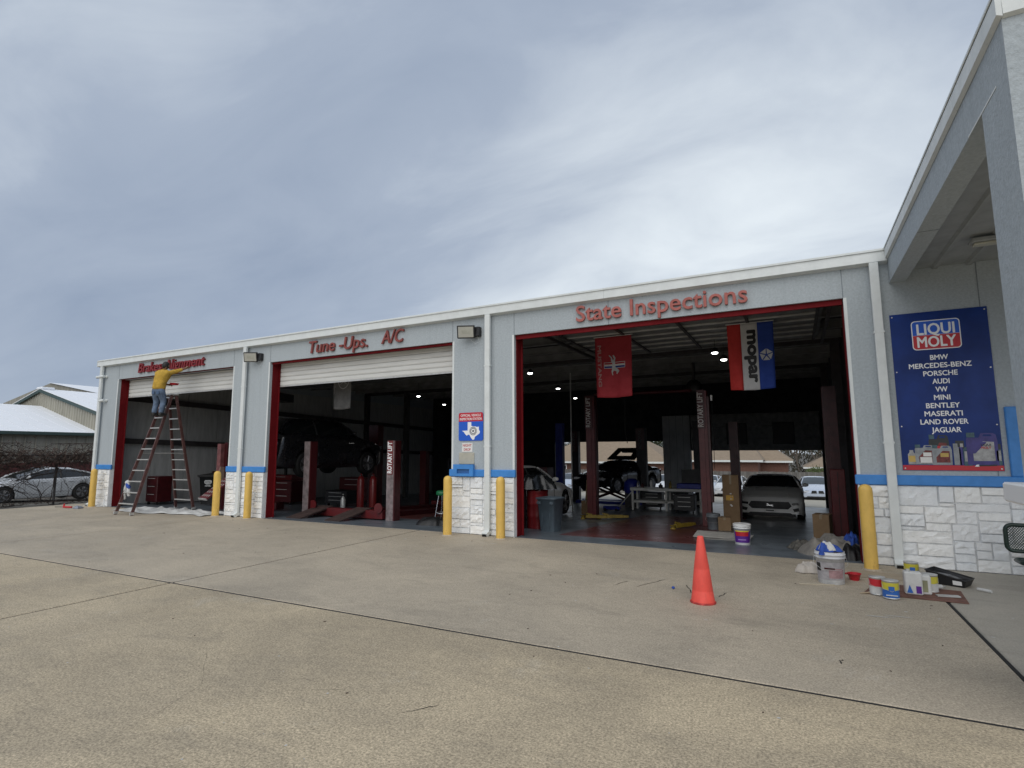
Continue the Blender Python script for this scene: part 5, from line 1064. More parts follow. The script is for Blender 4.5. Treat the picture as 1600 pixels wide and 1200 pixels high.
MB().box(-.27, .27, -.775, -.7505, -.03, .03).xf(Mx).build('ramp_lip', alum, rp)
w = MB(); w.yz([(1.1, .72), (1.35, .72), (1.32, 1.22), (1.2, 1.24)], -15.70, -15.67); w.build('bracket', mat('bracket_tan', (.35, .25, .2), .6), t)
MB().bev(-15.4, -14.0, 1.9, 2.2, fz(2)+.05, fz(2)+.25, .01).build('crossbeam', dk_red, t)
t = thing('wheeled_bin', 'black wheeled bin with a white printed emblem in the first bay', 'trash bin', (-17.9, 2.6, fz(2.6)), 18); WORLD[t.name] = (0, 0, 0)
loft(MB(), [sqring(.30, 0.05, .04), sqring(.36, .95, .05), sqring(.385, .955, .05), sqring(.385, 1.0, .05)], cap1=True).build('body', black_p, t); MB().obox((0, -.02, 1.03), (.78, .76, .05), (4, 0, 0)).build('lid', black_p, t)
w = MB(); w.xz(rrect(-.14, .14, .74, .86, .05), -.361, -.352); w.obox((0, -.350, .70), (.16, .012, .02)); w.obox((0, -.347, .665), (.24, .012, .02)); e_ = w.build('emblem', mat('emblem_grey', (.45, .46, .46), .5), t)
text_mb('ROYAL', -.10, .10, .775, .045, -.363, .001, .02).build('emblem_text', sgn_black, t)
for s in (-1, 1): MB().cyl((s*.3-.03, .3, .1), (s*.3+.03, .3, .1), .1, n=14).build('wheel', rubber, t)
toolbox(-19.2, 4.2, 1.6, .6, 1.15, red_lift, 'wide red tool chest against the far wall behind the black bin', nd=5); toolbox(-18.5, 6.0, 1.6, .7, 1.05, red_lift, 'red rolling tool chest deeper in the first bay', nd=4); toolbox(-19.4, 1.6, .6, .5, .95, dk_red, 'small dark red cart just behind the first red door frame', nd=3)
toolbox(-16.6, 4.6, .9, .6, .85, dk_red, 'dark red cart between the wheeled bin and the rack post', nd=3)
t = thing('desk_tray', 'black angled display board above the red tool chest', 'board', (-18.2, 5.4, 1.2)); MB().obox((-18.1, 5.7, 1.2), (1.3, .5, .06), (20, 0, 0)).build('board', black_p, t); MB().box(-18.15, -18.05, 5.68, 5.75, .75, 1.15).build('stand', black_p, t)
solo(MB().bev(-.14, .14, -.01, .01, 0, .22, .003), 'paper_sheet', mat('paper_dull', (.4, .36, .33), .8), 'paper notice standing on the tool chest near the wheeled bin', 'paper', (-17.6, 3.95, 1.05))
toolbox(-17.6, 4.1, .9, .4, 1.04, dk_red, 'narrow red chest behind the black wheeled bin carrying a paper notice', nd=4, z=fz(4.1)); 
t = thing('ceiling_duct', 'dark hanging heater unit below the ceiling of the first bay', 'heater', (-17.0, 4.6, 3.7)); MB().obox((-17.2, 4.4, 3.72), (.45, 1.5, .30), (0, 0, 18)).build('case', black_m, t); MB().tube([(-17.2, 4.4, 3.87), (-17.2, 4.4, 4.3)], .02, 5).build('hanger', black_m, t)
for (x, y, z, lab) in ((-7.01, 5.02, 4.0, 'round shop lamp nearest the third bay left frame'), (-7.84, 9.22, 4.0, 'round shop lamp above the white crossover'), (-8.61, 13.08, 4.0, 'round shop lamp farthest back above the blue column'), (-1.62, 4.02, 4.0, 'round shop lamp just left of the tricolour banner'), (-1.50, 4.75, 3.93, 'round shop lamp touching the edge of the tricolour banner'),
                       (-14.11, 8.97, 4.0, 'round shop lamp in the middle bay nearer the street'), (-15.51, 12.95, 4.0, 'round shop lamp deep in the middle bay')):
    t = thing('shop_lamp', lab, 'lamp', (x, y, z), 0, 'round lamps hanging in the workshop'); MB().lathe((x, y, z), [(.085, .0), (.10, .03), (.08, .07), (.04, .12), (.001, .12)], 16).build('shade', black_m, t)
    MB().lathe((x, y, z), [(.075, .005), (.065, -.022), (.03, -.032), (.001, -.034)], 16).build('bulb', lamp_e, t); MB().tube([(x, y, z+.12), (x, y, zr(y)-.2)], .006, 4).build('cord', black_m, t)

zb_ = fz(11)+.82
for i, (x, hh, r_, mm, lab) in enumerate(((-5.4, .22, .05, rimm, 'grey spray can at the left end of the white workbench'), (-5.22, .16, .06, dk_red, 'dark red tin on the left of the white workbench'), (-4.9, .28, .045, plas_w, 'white bottle standing on the white workbench'), (-4.55, .14, .08, black_p, 'black pot in the middle of the white workbench'), (-4.2, .24, .05, MATS['arm_yellow'], 'yellow bottle on the white workbench'))):
    t = thing('bench_bottle', lab, 'bottle', (x, 11, zb_)); MB().lathe((x, 11, zb_), [(r_, 0), (r_, hh*.7), (r_*.5, hh*.82), (r_*.4, hh), (.001, hh)], 12).build('bottle', mm, t); MB().cyl((x, 11, zb_+hh), (x, 11, zb_+hh+.03), r_*.42, n=8).build('cap', black_p, t)
for i, (x, y, lab) in enumerate(((-4.9, 7.2, 'black hose reel hanging behind the red banner'), (-2.9, 9.0, 'black hose reel hanging left of the tricolour banner'), (-9.6, 9.4, 'black hose reel hanging in the middle bay'))):
    t = thing('hose_reel', lab, 'hose reel', (x, y, 3.6)); MB().lathe((x, y, 3.75), [(.05, -.09), (.24, -.09), (.24, -.07), (.15, -.06), (.15, .06), (.24, .07), (.24, .09), (.05, .09)], 18, axis='y').build('drum', black_m, t); MB().box(x-.03, x+.03, y-.1, y+.1, 3.98, zr(y)-.2).build('bracket', dark_steel, t)
    MB().tube([(x+.15, y, 3.7), (x+.16, y, 3.0), (x+.12, y+.05, 2.3), (x+.2, y, 1.9)], .012, 5).build('hose', black_p, t)
t = thing('conduit_pipe', 'thin pale vertical pipe rising between the red drum and the blue lift column', 'pipe', (-6.9, 7.8, 0)); MB().tube([(-6.95, 8.2, fz(8)), (-6.95, 8.2, 4.4)], .022, 6).build('pipe', alum, t)
t = thing('floor_jack', 'low blue floor jack lying in front of the black car lift', 'jack', (-5.9, 9.6, fz(9.6))); MB().bev(-6.3, -5.7, 9.5, 9.75, fz(9.6)+.04, fz(9.6)+.16, .02).build('frame', bluem, t); MB().tube([(-5.75, 9.62, fz(9.6)+.14), (-5.2, 9.6, fz(9.6)+.75)], .018, 6).build('handle', alum, t)
for xx in (-6.22, -5.8): MB().cyl((xx, 9.46, fz(9.6)+.05), (xx, 9.79, fz(9.6)+.05), .05, n=10).build('wheel', rubber, t)
for x, y, lab in ((-1.93, 5.3, 'white electrical box on the right lettered lift column'), ):
    t = thing('switch_box', lab, 'switch box', (x, y, 1.9)); MB().bev(x-.0, x+.05, y-.1, y+.02, 2.95, 3.1, .01).build('box', plas_w, t); MB().tube([(x+.03, y-.05, 2.95), (x+.04, y-.05, 2.0), (x+.02, y-.05, 1.2)], .008, 4).build('cable', black_p, t)
# ---- hanging banners
def banner_mesh(x0, x1, y, z0, z1, fn=None, nx=14, nz=22, u0=0, u1=1, d=0, amp=.02):
    vs = []
    for j in range(nz+1):
        for i in range(nx+1):
            u = lerp(u0, u1, i/nx); v = j/nz; a = (1-v)*amp*(math.sin(u*11+2+v*1.6)+.5*math.sin(u*23+1)); sag = -.02*math.sin(math.pi*u)*(1-v)
            vs.append((lerp(x0, x1, u)+(1-v)*.03*(u-.5)*-1.2, y-d+a, lerp(z0, z1, v)+sag))
    return MB().add(vs, [(j*(nx+1)+i, j*(nx+1)+i+1, (j+1)*(nx+1)+i+1, (j+1)*(nx+1)+i) for j in range(nz) for i in range(nx)], True)
def thick(o, th=.002):
    m_ = o.modifiers.new('s', 'SOLIDIFY'); m_.thickness = th; return o
def on_banner(x0, x1, y, z0, z1, vs, fs, d=.006, amp=.02):
    """lay flat print (coordinates in u,v of the banner) on its waving surface"""
    out = []
    for uv in vs:
        u, v = uv[0], uv[1]; a = (1-v)*amp*(math.sin(u*11+2+v*1.6)+.5*math.sin(u*23+1)); sag = -.02*math.sin(math.pi*u)*(1-v)
        out.append((lerp(x0, x1, u)+(1-v)*.03*(u-.5)*-1.2, y-d+a-(uv[2]*.0002 if len(uv) > 2 else 0), lerp(z0, z1, v)+sag))
    return MB().add(out, fs)
def patch(bn, u0, u1, v0, v1, d, n=12, m_=3):
    vs = [(lerp(u0, u1, i/n), lerp(v0, v1, j/m_)) for j in range(m_+1) for i in range(n+1)]
    return on_banner(*bn, vs, [(j*(n+1)+i, j*(n+1)+i+1, (j+1)*(n+1)+i+1, (j+1)*(n+1)+i) for j in range(m_) for i in range(n)], d)
def banner_text(bn, txt, u0, u1, v0, v1, bold=.02):
    """text running down the banner, letters turned a quarter"""
    vs, fs = text_mesh(txt, 1.0, 0.0, 0, 0); a, b, c_, d = bounds(vs); V_, F_2 = [], []
    for n, (dx, dz) in enumerate(BOLD): V_ += [(lerp(u0, u1, (q[1]+dz*bold-c_)/(d-c_)), lerp(v1, v0, (q[0]+dx*bold-a)/(b-a)), n) for q in vs]; F_2 += [tuple(i+n*len(vs) for i in f) for f in fs]
    return V_, F_2
BR = (-4.03, -3.17, 2.25, 2.88, 4.27)
t = thing('red_banner', 'red vertical banner with white lettering and a silver running horse emblem', 'banner', (-3.6, 2.3, 3.6)); t_red = mat('banner_red', (0.36, 0.025, 0.035), .8, var=.10, vscale=5)
thick(banner_mesh(BR[0], BR[1], BR[2], BR[3], BR[4]).build('cloth', t_red, t)); MB().tube([(BR[0]-.03, 2.25, 4.275), (BR[1]+.03, 2.25, 4.275)], .012, 6).build('rod', alum, t)
vs, fs = banner_text(BR, 'MUSTANG', .07, .17, .18, .86, .03); mat('banner_white', (.62, .60, .58), .8); on_banner(*BR, vs, fs).build('text', mat('banner_text', (.42, .24, .23), .8), t)
patch(BR, .24, .82, .475, .575, .006).build('emblem_bar', MATS['banner_white'], t)
patch(BR, .25, .81, .483, .512, .0075).build('emblem_bar', mat('banner_navy', (.02, .04, .22), .8), t)
patch(BR, .25, .81, .54, .567, .0075).build('emblem_bar', t_red, t)
from mathutils.geometry import tessellate_polygon
hv = [(.50+b*.62, .525-a*.34) for a, b in HORSE]; on_banner(*BR, hv, [tuple(f) for f in tessellate_polygon([[Vector((a, b, 0)) for a, b in hv]])], .0120).build('emblem_horse', mat('banner_silver', (.5, .5, .5), .5, .3), t)
BM = (-1.16, -.28, 2.3, 2.90, 4.27)
t = thing('tricolour_banner', 'red, white and blue vertical banner reading mopar with a five pointed emblem', 'banner', (-.7, 2.3, 3.6))
t['label'] = 'red, white and blue vertical banner with black lettering and a star emblem'
for u0, u1, m_ in ((0, .30, mat('b_red', (.55, .035, .03), .8, var=.08)), (.30, .66, mat('b_white', (.60, .60, .60), .8, var=.05)), (.66, 1, mat('b_blue', (.02, .06, .33), .8, var=.08))): thick(banner_mesh(*BM[:2], BM[2], BM[3], BM[4], nx=6, u0=u0, u1=u1).build('stripe', m_, t))
vs, fs = banner_text(BM, 'mopar', .36, .605, .12, .88, .05); on_banner(*BM, vs, fs).build('text', sgn_black, t)
MB().tube([(BM[0]-.02, 2.3, 4.275), (BM[1]+.02, 2.3, 4.275)], .012, 6).build('rod', alum, t)
asp = (BM[4]-BM[3])/(BM[1]-BM[0]); cu, cv, rr_ = .83, .50, .145
for k in range(5):
    a0 = R(90+72*k+4); a1 = R(90+72*(k+1)-4); am = (a0+a1)/2; P_ = [(cu+rr_*.16*math.cos(am), cv+rr_*.16*math.sin(am)/asp), (cu+rr_*math.cos(a0), cv+rr_*math.sin(a0)/asp), (cu+rr_*math.cos(a1), cv+rr_*math.sin(a1)/asp)]
    on_banner(*BM, P_, [(0, 1, 2)], .008).build('emblem_segment', MATS['b_white'], t)
BG = (-11.35, -10.68, 1.4, 2.84, 3.75); t = thing('grey_banner', 'small grey banner with a three pointed star in a ring in the middle bay', 'banner', (-11, 1.4, 3.3)); gm_ = mat('b_grey', (.17, .17, .17), .8, var=.15)
thick(banner_mesh(*BG[:2], BG[2], BG[3], BG[4], nx=8, nz=10).build('cloth', gm_, t)); n = 28; cu, cv, rr_ = .58, .82, .30; asp = (BG[4]-BG[3])/(BG[1]-BG[0]); w = [(cu+r_*math.cos(2*math.pi*i/n), cv+r_*math.sin(2*math.pi*i/n)/asp) for r_ in (rr_, rr_*.88) for i in range(n)]
lt = mat('b_pale', (.42, .42, .42), .7); on_banner(*BG, w, [(i, (i+1) % n, n+(i+1) % n, n+i) for i in range(n)], .008).build('emblem_ring', lt, t)
for k in range(3): a = R(90+120*k); on_banner(*BG, [(cu+rr_*.9*math.cos(a), cv+rr_*.9*math.sin(a)/asp), (cu+rr_*.12*math.cos(a+1.05), cv+rr_*.12*math.sin(a+1.05)/asp), (cu+rr_*.12*math.cos(a-1.05), cv+rr_*.12*math.sin(a-1.05)/asp)], [(0, 1, 2)], .008).build('emblem_ray', lt, t)
vs, fs = banner_text(BG, 'Mercedes-Benz', .06, .15, .45, 1.3, .02); on_banner(*BG, [(q[0], min(q[1], 1), q[2]) for q in vs], fs).build('text', lt, t)
BD = (-8.0, -7.2, 3.0, 2.95, 3.95); t = thing('dark_banner', 'dark banner with a row of grey rings high beside the middle bay pier', 'banner', (-7.6, 3, 3.4)); thick(banner_mesh(*BD[:2], BD[2], BD[3], BD[4], nx=6, nz=8).build('cloth', mat('b_dark', (.04, .035, .035), .8), t))
for k in range(4):
    n = 18; cu = .22+.18*k; asp = 1.25; w = [(cu+r_*math.cos(2*math.pi*i/n), .55+r_*math.sin(2*math.pi*i/n)/asp) for r_ in (.12, .095) for i in range(n)]; on_banner(*BD, w, [(i, (i+1) % n, n+(i+1) % n, n+i) for i in range(n)], .008+.001*k).build('emblem_ring', lt, t)

# ---- perforated steel bench at the right edge
bg = mat('bench_green_black', (0.010, 0.028, 0.022), .3, var=.1); t = thing('mesh_bench', 'dark green coated bench with diamond mesh back against the white stone', 'bench', (2.9, -.9, 0))
def meshpanel(x0, x1, y, z0, z1, r_, name, flat=False):
    P_ = rrect(x0, x1, z0, z1, r_, 6); f = (lambda a, b: (a, y, b)) if not flat else (lambda a, b: (a, b, y)); fm = MB().tube([f(*p) for p in P_]+[f(*P_[0])], .024, 8).build(name, bg, t); st_ = MB(); s = .032; k = -60
    inside = lambda a, b: x0+.01 < a < x1-.01 and z0+.01 < b < z1-.01 and not (min(a-x0, x1-a) < r_ and min(b-z0, z1-b) < r_ and math.hypot(r_-min(a-x0, x1-a), r_-min(b-z0, z1-b)) > r_-.01)
    for d_ in (1, -1):
        c0 = -3.0
        while c0 < 4.0:
            seg = [(x0+q*(x1-x0)/160) for q in range(161)]; cur = []
            for a in seg:
                b = (z0+z1)/2+d_*(a-x0)*1.25-d_*c0
                if inside(a, b): cur.append((a, b))
            if len(cur) > 1: st_.tube([f(*cur[0]), f(*cur[-1])], .0045, 4)
            c0 += s
    o = st_.build('mesh_sheet', bg, fm); o['kind'] = 'stuff'
meshpanel(2.235, 3.9, -.80, .42, .735, .07, 'backrest'); meshpanel(2.27, 3.9, .335, -1.22, -.90, .07, 'seat', True)
for x in (2.75, 3.6): MB().tube([(x, -.80, .45), (x, -.84, .30), (x, -1.02, .30), (x, -1.06, .0)], .022, 6).build('leg', bg, t)

# ---- extension ladder folded open (tall two-sided step ladder)
t = thing('step_ladder', 'very tall worn red fibreglass step ladder standing open in the first bay', 'ladder', (-16.3, -.2, 0))
TOPZ = 3.32; fl_, fr_ = (-16.62, -1.16, 0), (-15.86, -1.16, 0); tl, tr = (-16.32, -.24, TOPZ), (-15.98, -.24, TOPZ); rl, rr2 = (-16.98, .72, fz(.7)), (-16.12, .72, fz(.7)); tl2, tr2 = (-16.32, -.12, TOPZ), (-15.98, -.12, TOPZ)
V3 = lambda a, b, k: tuple(lerp(p, q, k) for p, q in zip(a, b))
def rail(a, b, wd=.075, th=.03):
    A__, B__ = Vector(a), Vector(b); d = (B__-A__).normalized(); sx = Vector((1, 0, 0)); sy = d.cross(sx).normalized(); vs = []
    for p in (A__, B__):
        for u, v in ((-th/2, -wd/2), (th/2, -wd/2), (th/2, wd/2), (-th/2, wd/2)): vs.append(tuple(p+sx*u+sy*v))
    return MB().add(vs, [(3,2,1,0),(4,5,6,7),(0,1,5,4),(1,2,6,5),(2,3,7,6),(3,0,4,7)])
for a, b in ((fl_, tl), (fr_, tr), (rl, tl2), (rr2, tr2)):
    r_ = rail(a, b).build('rail', ladder_r, t); x, y, z = V3(a, b, .005); MB().obox((x, y, z+.035), (.045, .10, .07)).build('foot', alum, r_)
for k in range(11):
    f = (k+1)*.30/TOPZ*.985
    for A__, B__, C_, D_, s in ((fl_, tl, fr_, tr, 1), (rl, tl2, rr2, tr2, 1)):
        p = V3(A__, B__, f); q = V3(C_, D_, f); MB().box(p[0]+.018, q[0]-.018, p[1]-.045, p[1]+.045, p[2]-.014, p[2]+.014).build('step', alum, t)
MB().bev(-16.36, -15.94, -.30, -.06, TOPZ, TOPZ+.04, .008).build('top_cap', alum, t)
MB().tube([V3(fl_, tl, .5), V3(rl, tl2, .5)], .012, 5).build('spreader', alum, t); MB().tube([V3(fr_, tr, .5), V3(rr2, tr2, .5)], .012, 5).build('spreader', alum, t)
x, y, z = V3(fl_, tl, .255); t2 = thing('tied_rag', 'white and blue rag knotted to the lower left rail of the ladder', 'rag', (x, y, z)); WORLD[t2.name] = (0, 0, 0)
MB().lathe((0, -.02, 0), [(.001, -.06), (.06, -.03), (.07, .01), (.05, .05), (.001, .08)], 10).build('knot', canvas, t2)
for dx, L__, ang, m_ in ((-.02, .45, 6, canvas), (.10, .36, -16, canvas), (.03, .16, -30, MATS['rag_blue'])): MB().tube([(dx*.3, -.03, .0), (dx, -.05, -L__*.3), (dx+.03*ang/10*-1, -.06, -L__*.7), (dx-.04*ang/10, -.05, -L__)], [.03, .045, .05, .035], 6).build('tail', m_, t2)

# ============================================================ PERSON on the ladder, painting the letters
def skin_mesh(name, m, joints, edges, parent, sub=2, root=0):
    me = bpy.data.meshes.new(name); me.from_pydata([j[0] for j in joints], edges, []); o = bpy.data.objects.new(name, me); C.objects.link(o)
    md = o.modifiers.new('skin', 'SKIN'); md.use_smooth_shade = True
    for i, j in enumerate(joints):
        sv = me.skin_vertices[0].data[i]; r_ = j[1]; sv.radius = (r_, r_) if not isinstance(r_, tuple) else r_; sv.use_root = (i == root)
    ms = o.modifiers.new('sub', 'SUBSURF'); ms.levels = sub; ms.render_levels = sub
    dg = bpy.context.evaluated_depsgraph_get(); dg.update(); nm = bpy.data.meshes.new_from_object(o.evaluated_get(dg)); o.modifiers.clear(); o.data = nm
    nm.materials.clear(); nm.materials.append(m)
    for p in nm.polygons: p.use_smooth = True
    o.parent = parent; return o
P = thing('person', 'person in a yellow shirt and blue jeans on the ladder, painting the letters', 'person', (-15.92, -.64, 2.70), 20); WORLD[P.name] = (0, 0, 0)
# local frame: +y faces the wall, +x to the right, z up from the step
J = [((0, -.02, .80), (.145, .115)), ((.01, .0, .95), (.145, .11)), ((.02, .05, 1.12), (.165, .115)), ((.03, .09, 1.24), (.10, .09)), ((.03, .12, 1.31), .052),                # pelvis..neck
     ((.03, .15, 1.40), (.078, .088)), ((.03, .165, 1.48), (.072, .082)),                                                                                             # head
     ((-.09, -.02, .72), .095), ((-.105, .06, .40), .062), ((-.11, .0, .08), .042), ((-.11, .12, .045), .036),                                                    # left leg
     ((.09, -.02, .72), .095), ((.10, .07, .40), .062), ((.10, .0, .08), .042), ((.10, .12, .045), .036),                                                         # right leg
     ((.19, .10, 1.22), .062), ((.34, .24, 1.30), .045), ((.44, .42, 1.40), .033), ((.46, .47, 1.425), .030),                                                     # right arm reaching
     ((-.13, .09, 1.20), .062), ((-.24, .10, 1.0), .046), ((-.06, .28, .92), .033), ((.02, .33, .92), .030)]                                                       # left arm bent in front
E_ = [(0, 1), (1, 2), (2, 3), (3, 4), (4, 5), (5, 6), (0, 7), (7, 8), (8, 9), (9, 10), (0, 11), (11, 12), (12, 13), (13, 14), (3, 15), (15, 16), (16, 17), (17, 18), (3, 19), (19, 20), (20, 21), (21, 22)]
skin_mesh('body', skin, J, E_, P)
JS = [((.0, -.03, .70), (.185, .155)), ((.0, -.025, .80), (.19, .158)), ((.005, -.01, .94), (.185, .152)), ((.02, .04, 1.10), (.20, .165)), ((.03, .08, 1.24), (.155, .14)), ((.03, .115, 1.30), .088), ((.19, .10, 1.22), .082), ((.34, .24, 1.30), .060), ((.40, .35, 1.355), .050), ((-.135, .09, 1.20), .082), ((-.245, .10, 1.0), .060), ((-.16, .19, .955), .052)]
skin_mesh('shirt', shirt, JS, [(0, 1), (1, 2), (2, 3), (3, 4), (4, 5), (4, 6), (6, 7), (7, 8), (4, 9), (9, 10), (10, 11)], P)
JJ = [((0, -.025, .84), (.160, .135)), ((0, -.03, .72), (.175, .145)), ((-.09, -.02, .62), .112), ((-.105, .06, .40), .083), ((-.11, .0, .12), .070), ((-.11, .0, .06), .068), ((.09, -.02, .62), .112), ((.10, .07, .40), .083), ((.10, .0, .12), .070), ((.10, .0, .06), .068)]
jn = skin_mesh('jeans', denim, JJ, [(0, 1), (1, 2), (2, 3), (3, 4), (4, 5), (1, 6), (6, 7), (7, 8), (8, 9)], P)
for s in (-1, 1): MB().xz([(s*.07-.04, .60), (s*.07+.04, .60), (s*.07+.04, .69), (s*.07-.04, .69)], -.150, -.10).build('back_pocket', mat('denim_dark', (.08, .13, .22), .9), jn)
for s in (-1, 1): MB().bev(s*.105-.045, s*.105+.045, -.07, .18, .0, .085, .02).build('shoe', mat('shoe_dark', (.03, .028, .026), .8), P)
h_ = MB(); h_.lathe((0, 0, 0), [(.001, .098), (.05, .088), (.085, .05), (.094, .0), (.088, -.05), (.07, -.085), (.04, -.1)], 18); h_.xf(Matrix.Translation((.03, .138, 1.455)) @ Matrix.Rotation(R(-12), 4, 'X') @ Matrix.Diagonal((.93, 1.05, 1.08, 1))); h_.build('hair', hair, P)
for s in (-1, 1): MB().lathe((0, 0, 0), [(.001, -.006), (.02, -.004), (.024, .0), (.001, .006)], 8).xf(Matrix.Translation((.03+s*.088, .155, 1.43)) @ Matrix.Rotation(R(90), 4, 'Y')).build('ear', skin, P)
f_ = MB(); f_.obox((.03, .252, 1.43), (.022, .03, .04), (15, 0, 0)); f_.build('nose', skin, P)
for s in (-1, 1): MB().lathe((.03+s*.032, .236, 1.45), [(.001, -.01), (.012, 0), (.001, .01)], 8).build('eye', sgn_black, P)
MB().obox((.03, .238, 1.39), (.045, .012, .010)).build('mouth', mat('lip', (.2, .07, .06), .5), P)
def hand(w0, d, up_, curl, name='hand'):
    """palm and five fingers of unequal length, curled"""
    d = Vector(d).normalized(); u = Vector(up_).normalized(); s = d.cross(u).normalized(); W0 = Vector(w0); o = MB()
    o.tube([W0, W0+d*.03, W0+d*.075], [.026, .036, .034], 8)
    for k, L__ in zip((-1.5, -.5, .5, 1.5), (.058, .070, .075, .064)):
        b0 = W0+d*.07+s*k*.017; b1 = b0+(d*math.cos(curl*.5)-u*math.sin(curl*.5))*L__*.45; b2 = b1+(d*math.cos(curl*1.2)-u*math.sin(curl*1.2))*L__*.33; b3 = b2+(d*math.cos(curl*1.9)-u*math.sin(curl*1.9))*L__*.25; o.tube([b0, b1, b2, b3], [.010, .0095, .009, .007], 6)
    b0 = W0+d*.025-s*.03; o.tube([b0, b0+(d*.7-s*.7-u*.2)*.035, b0+(d*1.0-s*.6-u*.6)*.06], [.012, .011, .009], 6); o.build(name, skin, P)
hand((.455, .455, 1.42), (.35, .8, .5), (0, -.5, .85), 1.0); hand((.0, .32, .915), (1, .3, .05), (0, 0, 1), 1.1)
# brush in the reaching hand and red tray in the other: things of their own
t = thing('paint_brush', 'small paint brush held up against the raised letters', 'brush', (-15.62, -.1, 4.15)); WORLD[t.name] = (0, 0, 0); MB().tube([(-.01, -.02, -.05), (0, .03, .01)], [.006, .009], 6).build('handle', MATS['wood_pale'], t); MB().obox((.005, .045, .03), (.03, .03, .02), (40, 0, 0)).build('bristles', letter_r, t)
t = thing('paint_tray', 'small red paint tray held at waist height by the painting person', 'tray', (-15.88, -.31, 3.60), 20); WORLD[t.name] = (0, 0, 0)
MB().add([(-.02, -.05, 0), (.12, -.05, .0), (.12, .06, .0), (-.02, .06, .0), (-.04, -.07, .06), (.15, -.07, .05), (.15, .08, .05), (-.04, .08, .06)], [(3, 2, 1, 0), (0, 1, 5, 4), (1, 2, 6, 5), (2, 3, 7, 6), (3, 0, 4, 7)]).build('tray', sgn_red, t)
MB().box(-.02, .12, -.05, .06, .012, .02).build('paint', letter_r, t)

# ============================================================ BACKGROUND, far left
S1 = thing('low_shed', 'low tan metal shed with a white roof behind the parked sedan', 'shed', (-35, 0, -.3))
y0, y1 = -9.5, 5.6; nrib = 26
MB().box(-38, -32.05, y0, y1, -.5, 2.66).build('wall', tin_old, S1)
k = 0
while y0+k*.42 < y1-.2:
    a = y0+k*.42; w = MB(); w.prism([(a+.02, -32.049), (a+.40, -32.049), (a+.40, -32.03), (a+.09, -32.03), (a+.07, -32.0), (a+.04, -32.0)], lambda p, q: (q, p, -.4), lambda p, q: (q, p, 2.62)); w.build('wall_panel', tin_old, S1); k += 1
k = 0
while k < 25:
    a = y0-.2+k*.62; b = min(a+.61, y1+.15)
    if a > y1: break
    w = MB(); vs = [(-31.75, a, 2.66), (-31.75, b, 2.66), (-38.1, b, 4.31), (-38.1, a, 4.31)]; w.add(vs+[(x, y, z+.03) for x, y, z in vs], [(0, 1, 2, 3), (7, 6, 5, 4), (0, 4, 5, 1), (1, 5, 6, 2), (2, 6, 7, 3), (3, 7, 4, 0)])
    w.add([(-31.75, a, 2.69), (-31.75, a+.02, 2.69), (-38.1, a+.02, 4.34), (-38.1, a, 4.34), (-31.75, a, 2.702), (-31.75, a+.02, 2.702), (-38.1, a+.02, 4.352), (-38.1, a, 4.352)], [(4, 5, 6, 7), (0, 4, 7, 3), (1, 2, 6, 5), (0, 1, 5, 4)]); w.build('roof_panel', snow_roof, S1); k += 1
MB().bev(-31.74, -31.62, y0-.2, y1+.1, 2.52, 2.68, .02).build('gutter', green_t, S1)
MB().box(-44, -38.101, y0, y1, -.5, 3.0).build('wall', tin_old, S1)
S2 = thing('gabled_shed', 'taller tan metal building with a green trimmed gable behind the low shed', 'shed', (-40, 9, -.5)); y = 5.65
MB().prism([(-45.5, -.6), (-31.95, -.6), (-31.95, 3.72), (-38.15, 5.24), (-45.5, 3.44)], lambda a, b: (a, y+.05, b), lambda a, b: (a, 24, b)).build('wall', tin, S2)
x = -45.4
while x < -32.1:
    zt = 5.22-abs(x+.13+38.15)*.2453; w = MB(); w.prism([(x+.02, y+.049), (x+.24, y+.049), (x+.24, y+.03), (x+.11, y+.03), (x+.08, y-.01), (x+.05, y-.01)], lambda p, q: (p, q, 2.0), lambda p, q: (p, q, 5.22-abs(p+38.15)*.2453)); w.build('wall_panel', tin, S2); x += .26
for x0, z0, x1, z1 in ((-45.8, 3.40, -38.15, 5.275), (-38.15, 5.275, -31.7, 3.69)):
    w = MB(); w.prism([(x0, z0-.15), (x1, z1-.15), (x1, z1+.02), (x0, z0+.02)], lambda a, b: (a, y-.12, b), lambda a, b: (a, y-.02, b)); w.build('rake_trim', green_t, S2)
    for k in range(24):
        a = y-.1+k*.78; w = MB(); vs = [(x0, a, z0+.03), (x0, a+.77, z0+.03), (x1, a+.77, z1+.03), (x1, a, z1+.03)]; w.add(vs+[(p, q, r_+.03) for p, q, r_ in vs], [(0, 1, 2, 3), (7, 6, 5, 4), (0, 4, 5, 1), (1, 5, 6, 2), (2, 6, 7, 3), (3, 7, 4, 0)]); w.add([(x0, a, z0+.061), (x0, a+.02, z0+.061), (x1, a+.02, z1+.061), (x1, a, z1+.061), (x0, a, z0+.075), (x0, a+.02, z0+.075), (x1, a+.02, z1+.075), (x1, a, z1+.075)], [(4, 5, 6, 7), (0, 4, 7, 3), (1, 2, 6, 5)]); w.build('roof_panel', snow_roof, S2)
MB().bev(-38.45, -37.85, y-.14, y+.5, 5.28, 5.42, .03).build('ridge_cap', snow_roof, S2)
S3 = thing('far_warehouse', 'far warehouse roof with a rusty edge just above the gabled shed', 'warehouse', (-60, 22, 0)); MB().prism([(-72, -1), (-50, -1), (-50, 6.3), (-61, 8.1), (-72, 6.3)], lambda a, b: (a, 15.5, b), lambda a, b: (a, 40, b)).build('wall', tin_old, S3)
MB().add([(-49.6, 15.3, 6.25), (-49.6, 40, 6.25), (-61, 40, 8.15), (-61, 15.3, 8.15)], [(0, 1, 2, 3)]).build('roof', snow_roof, S3)
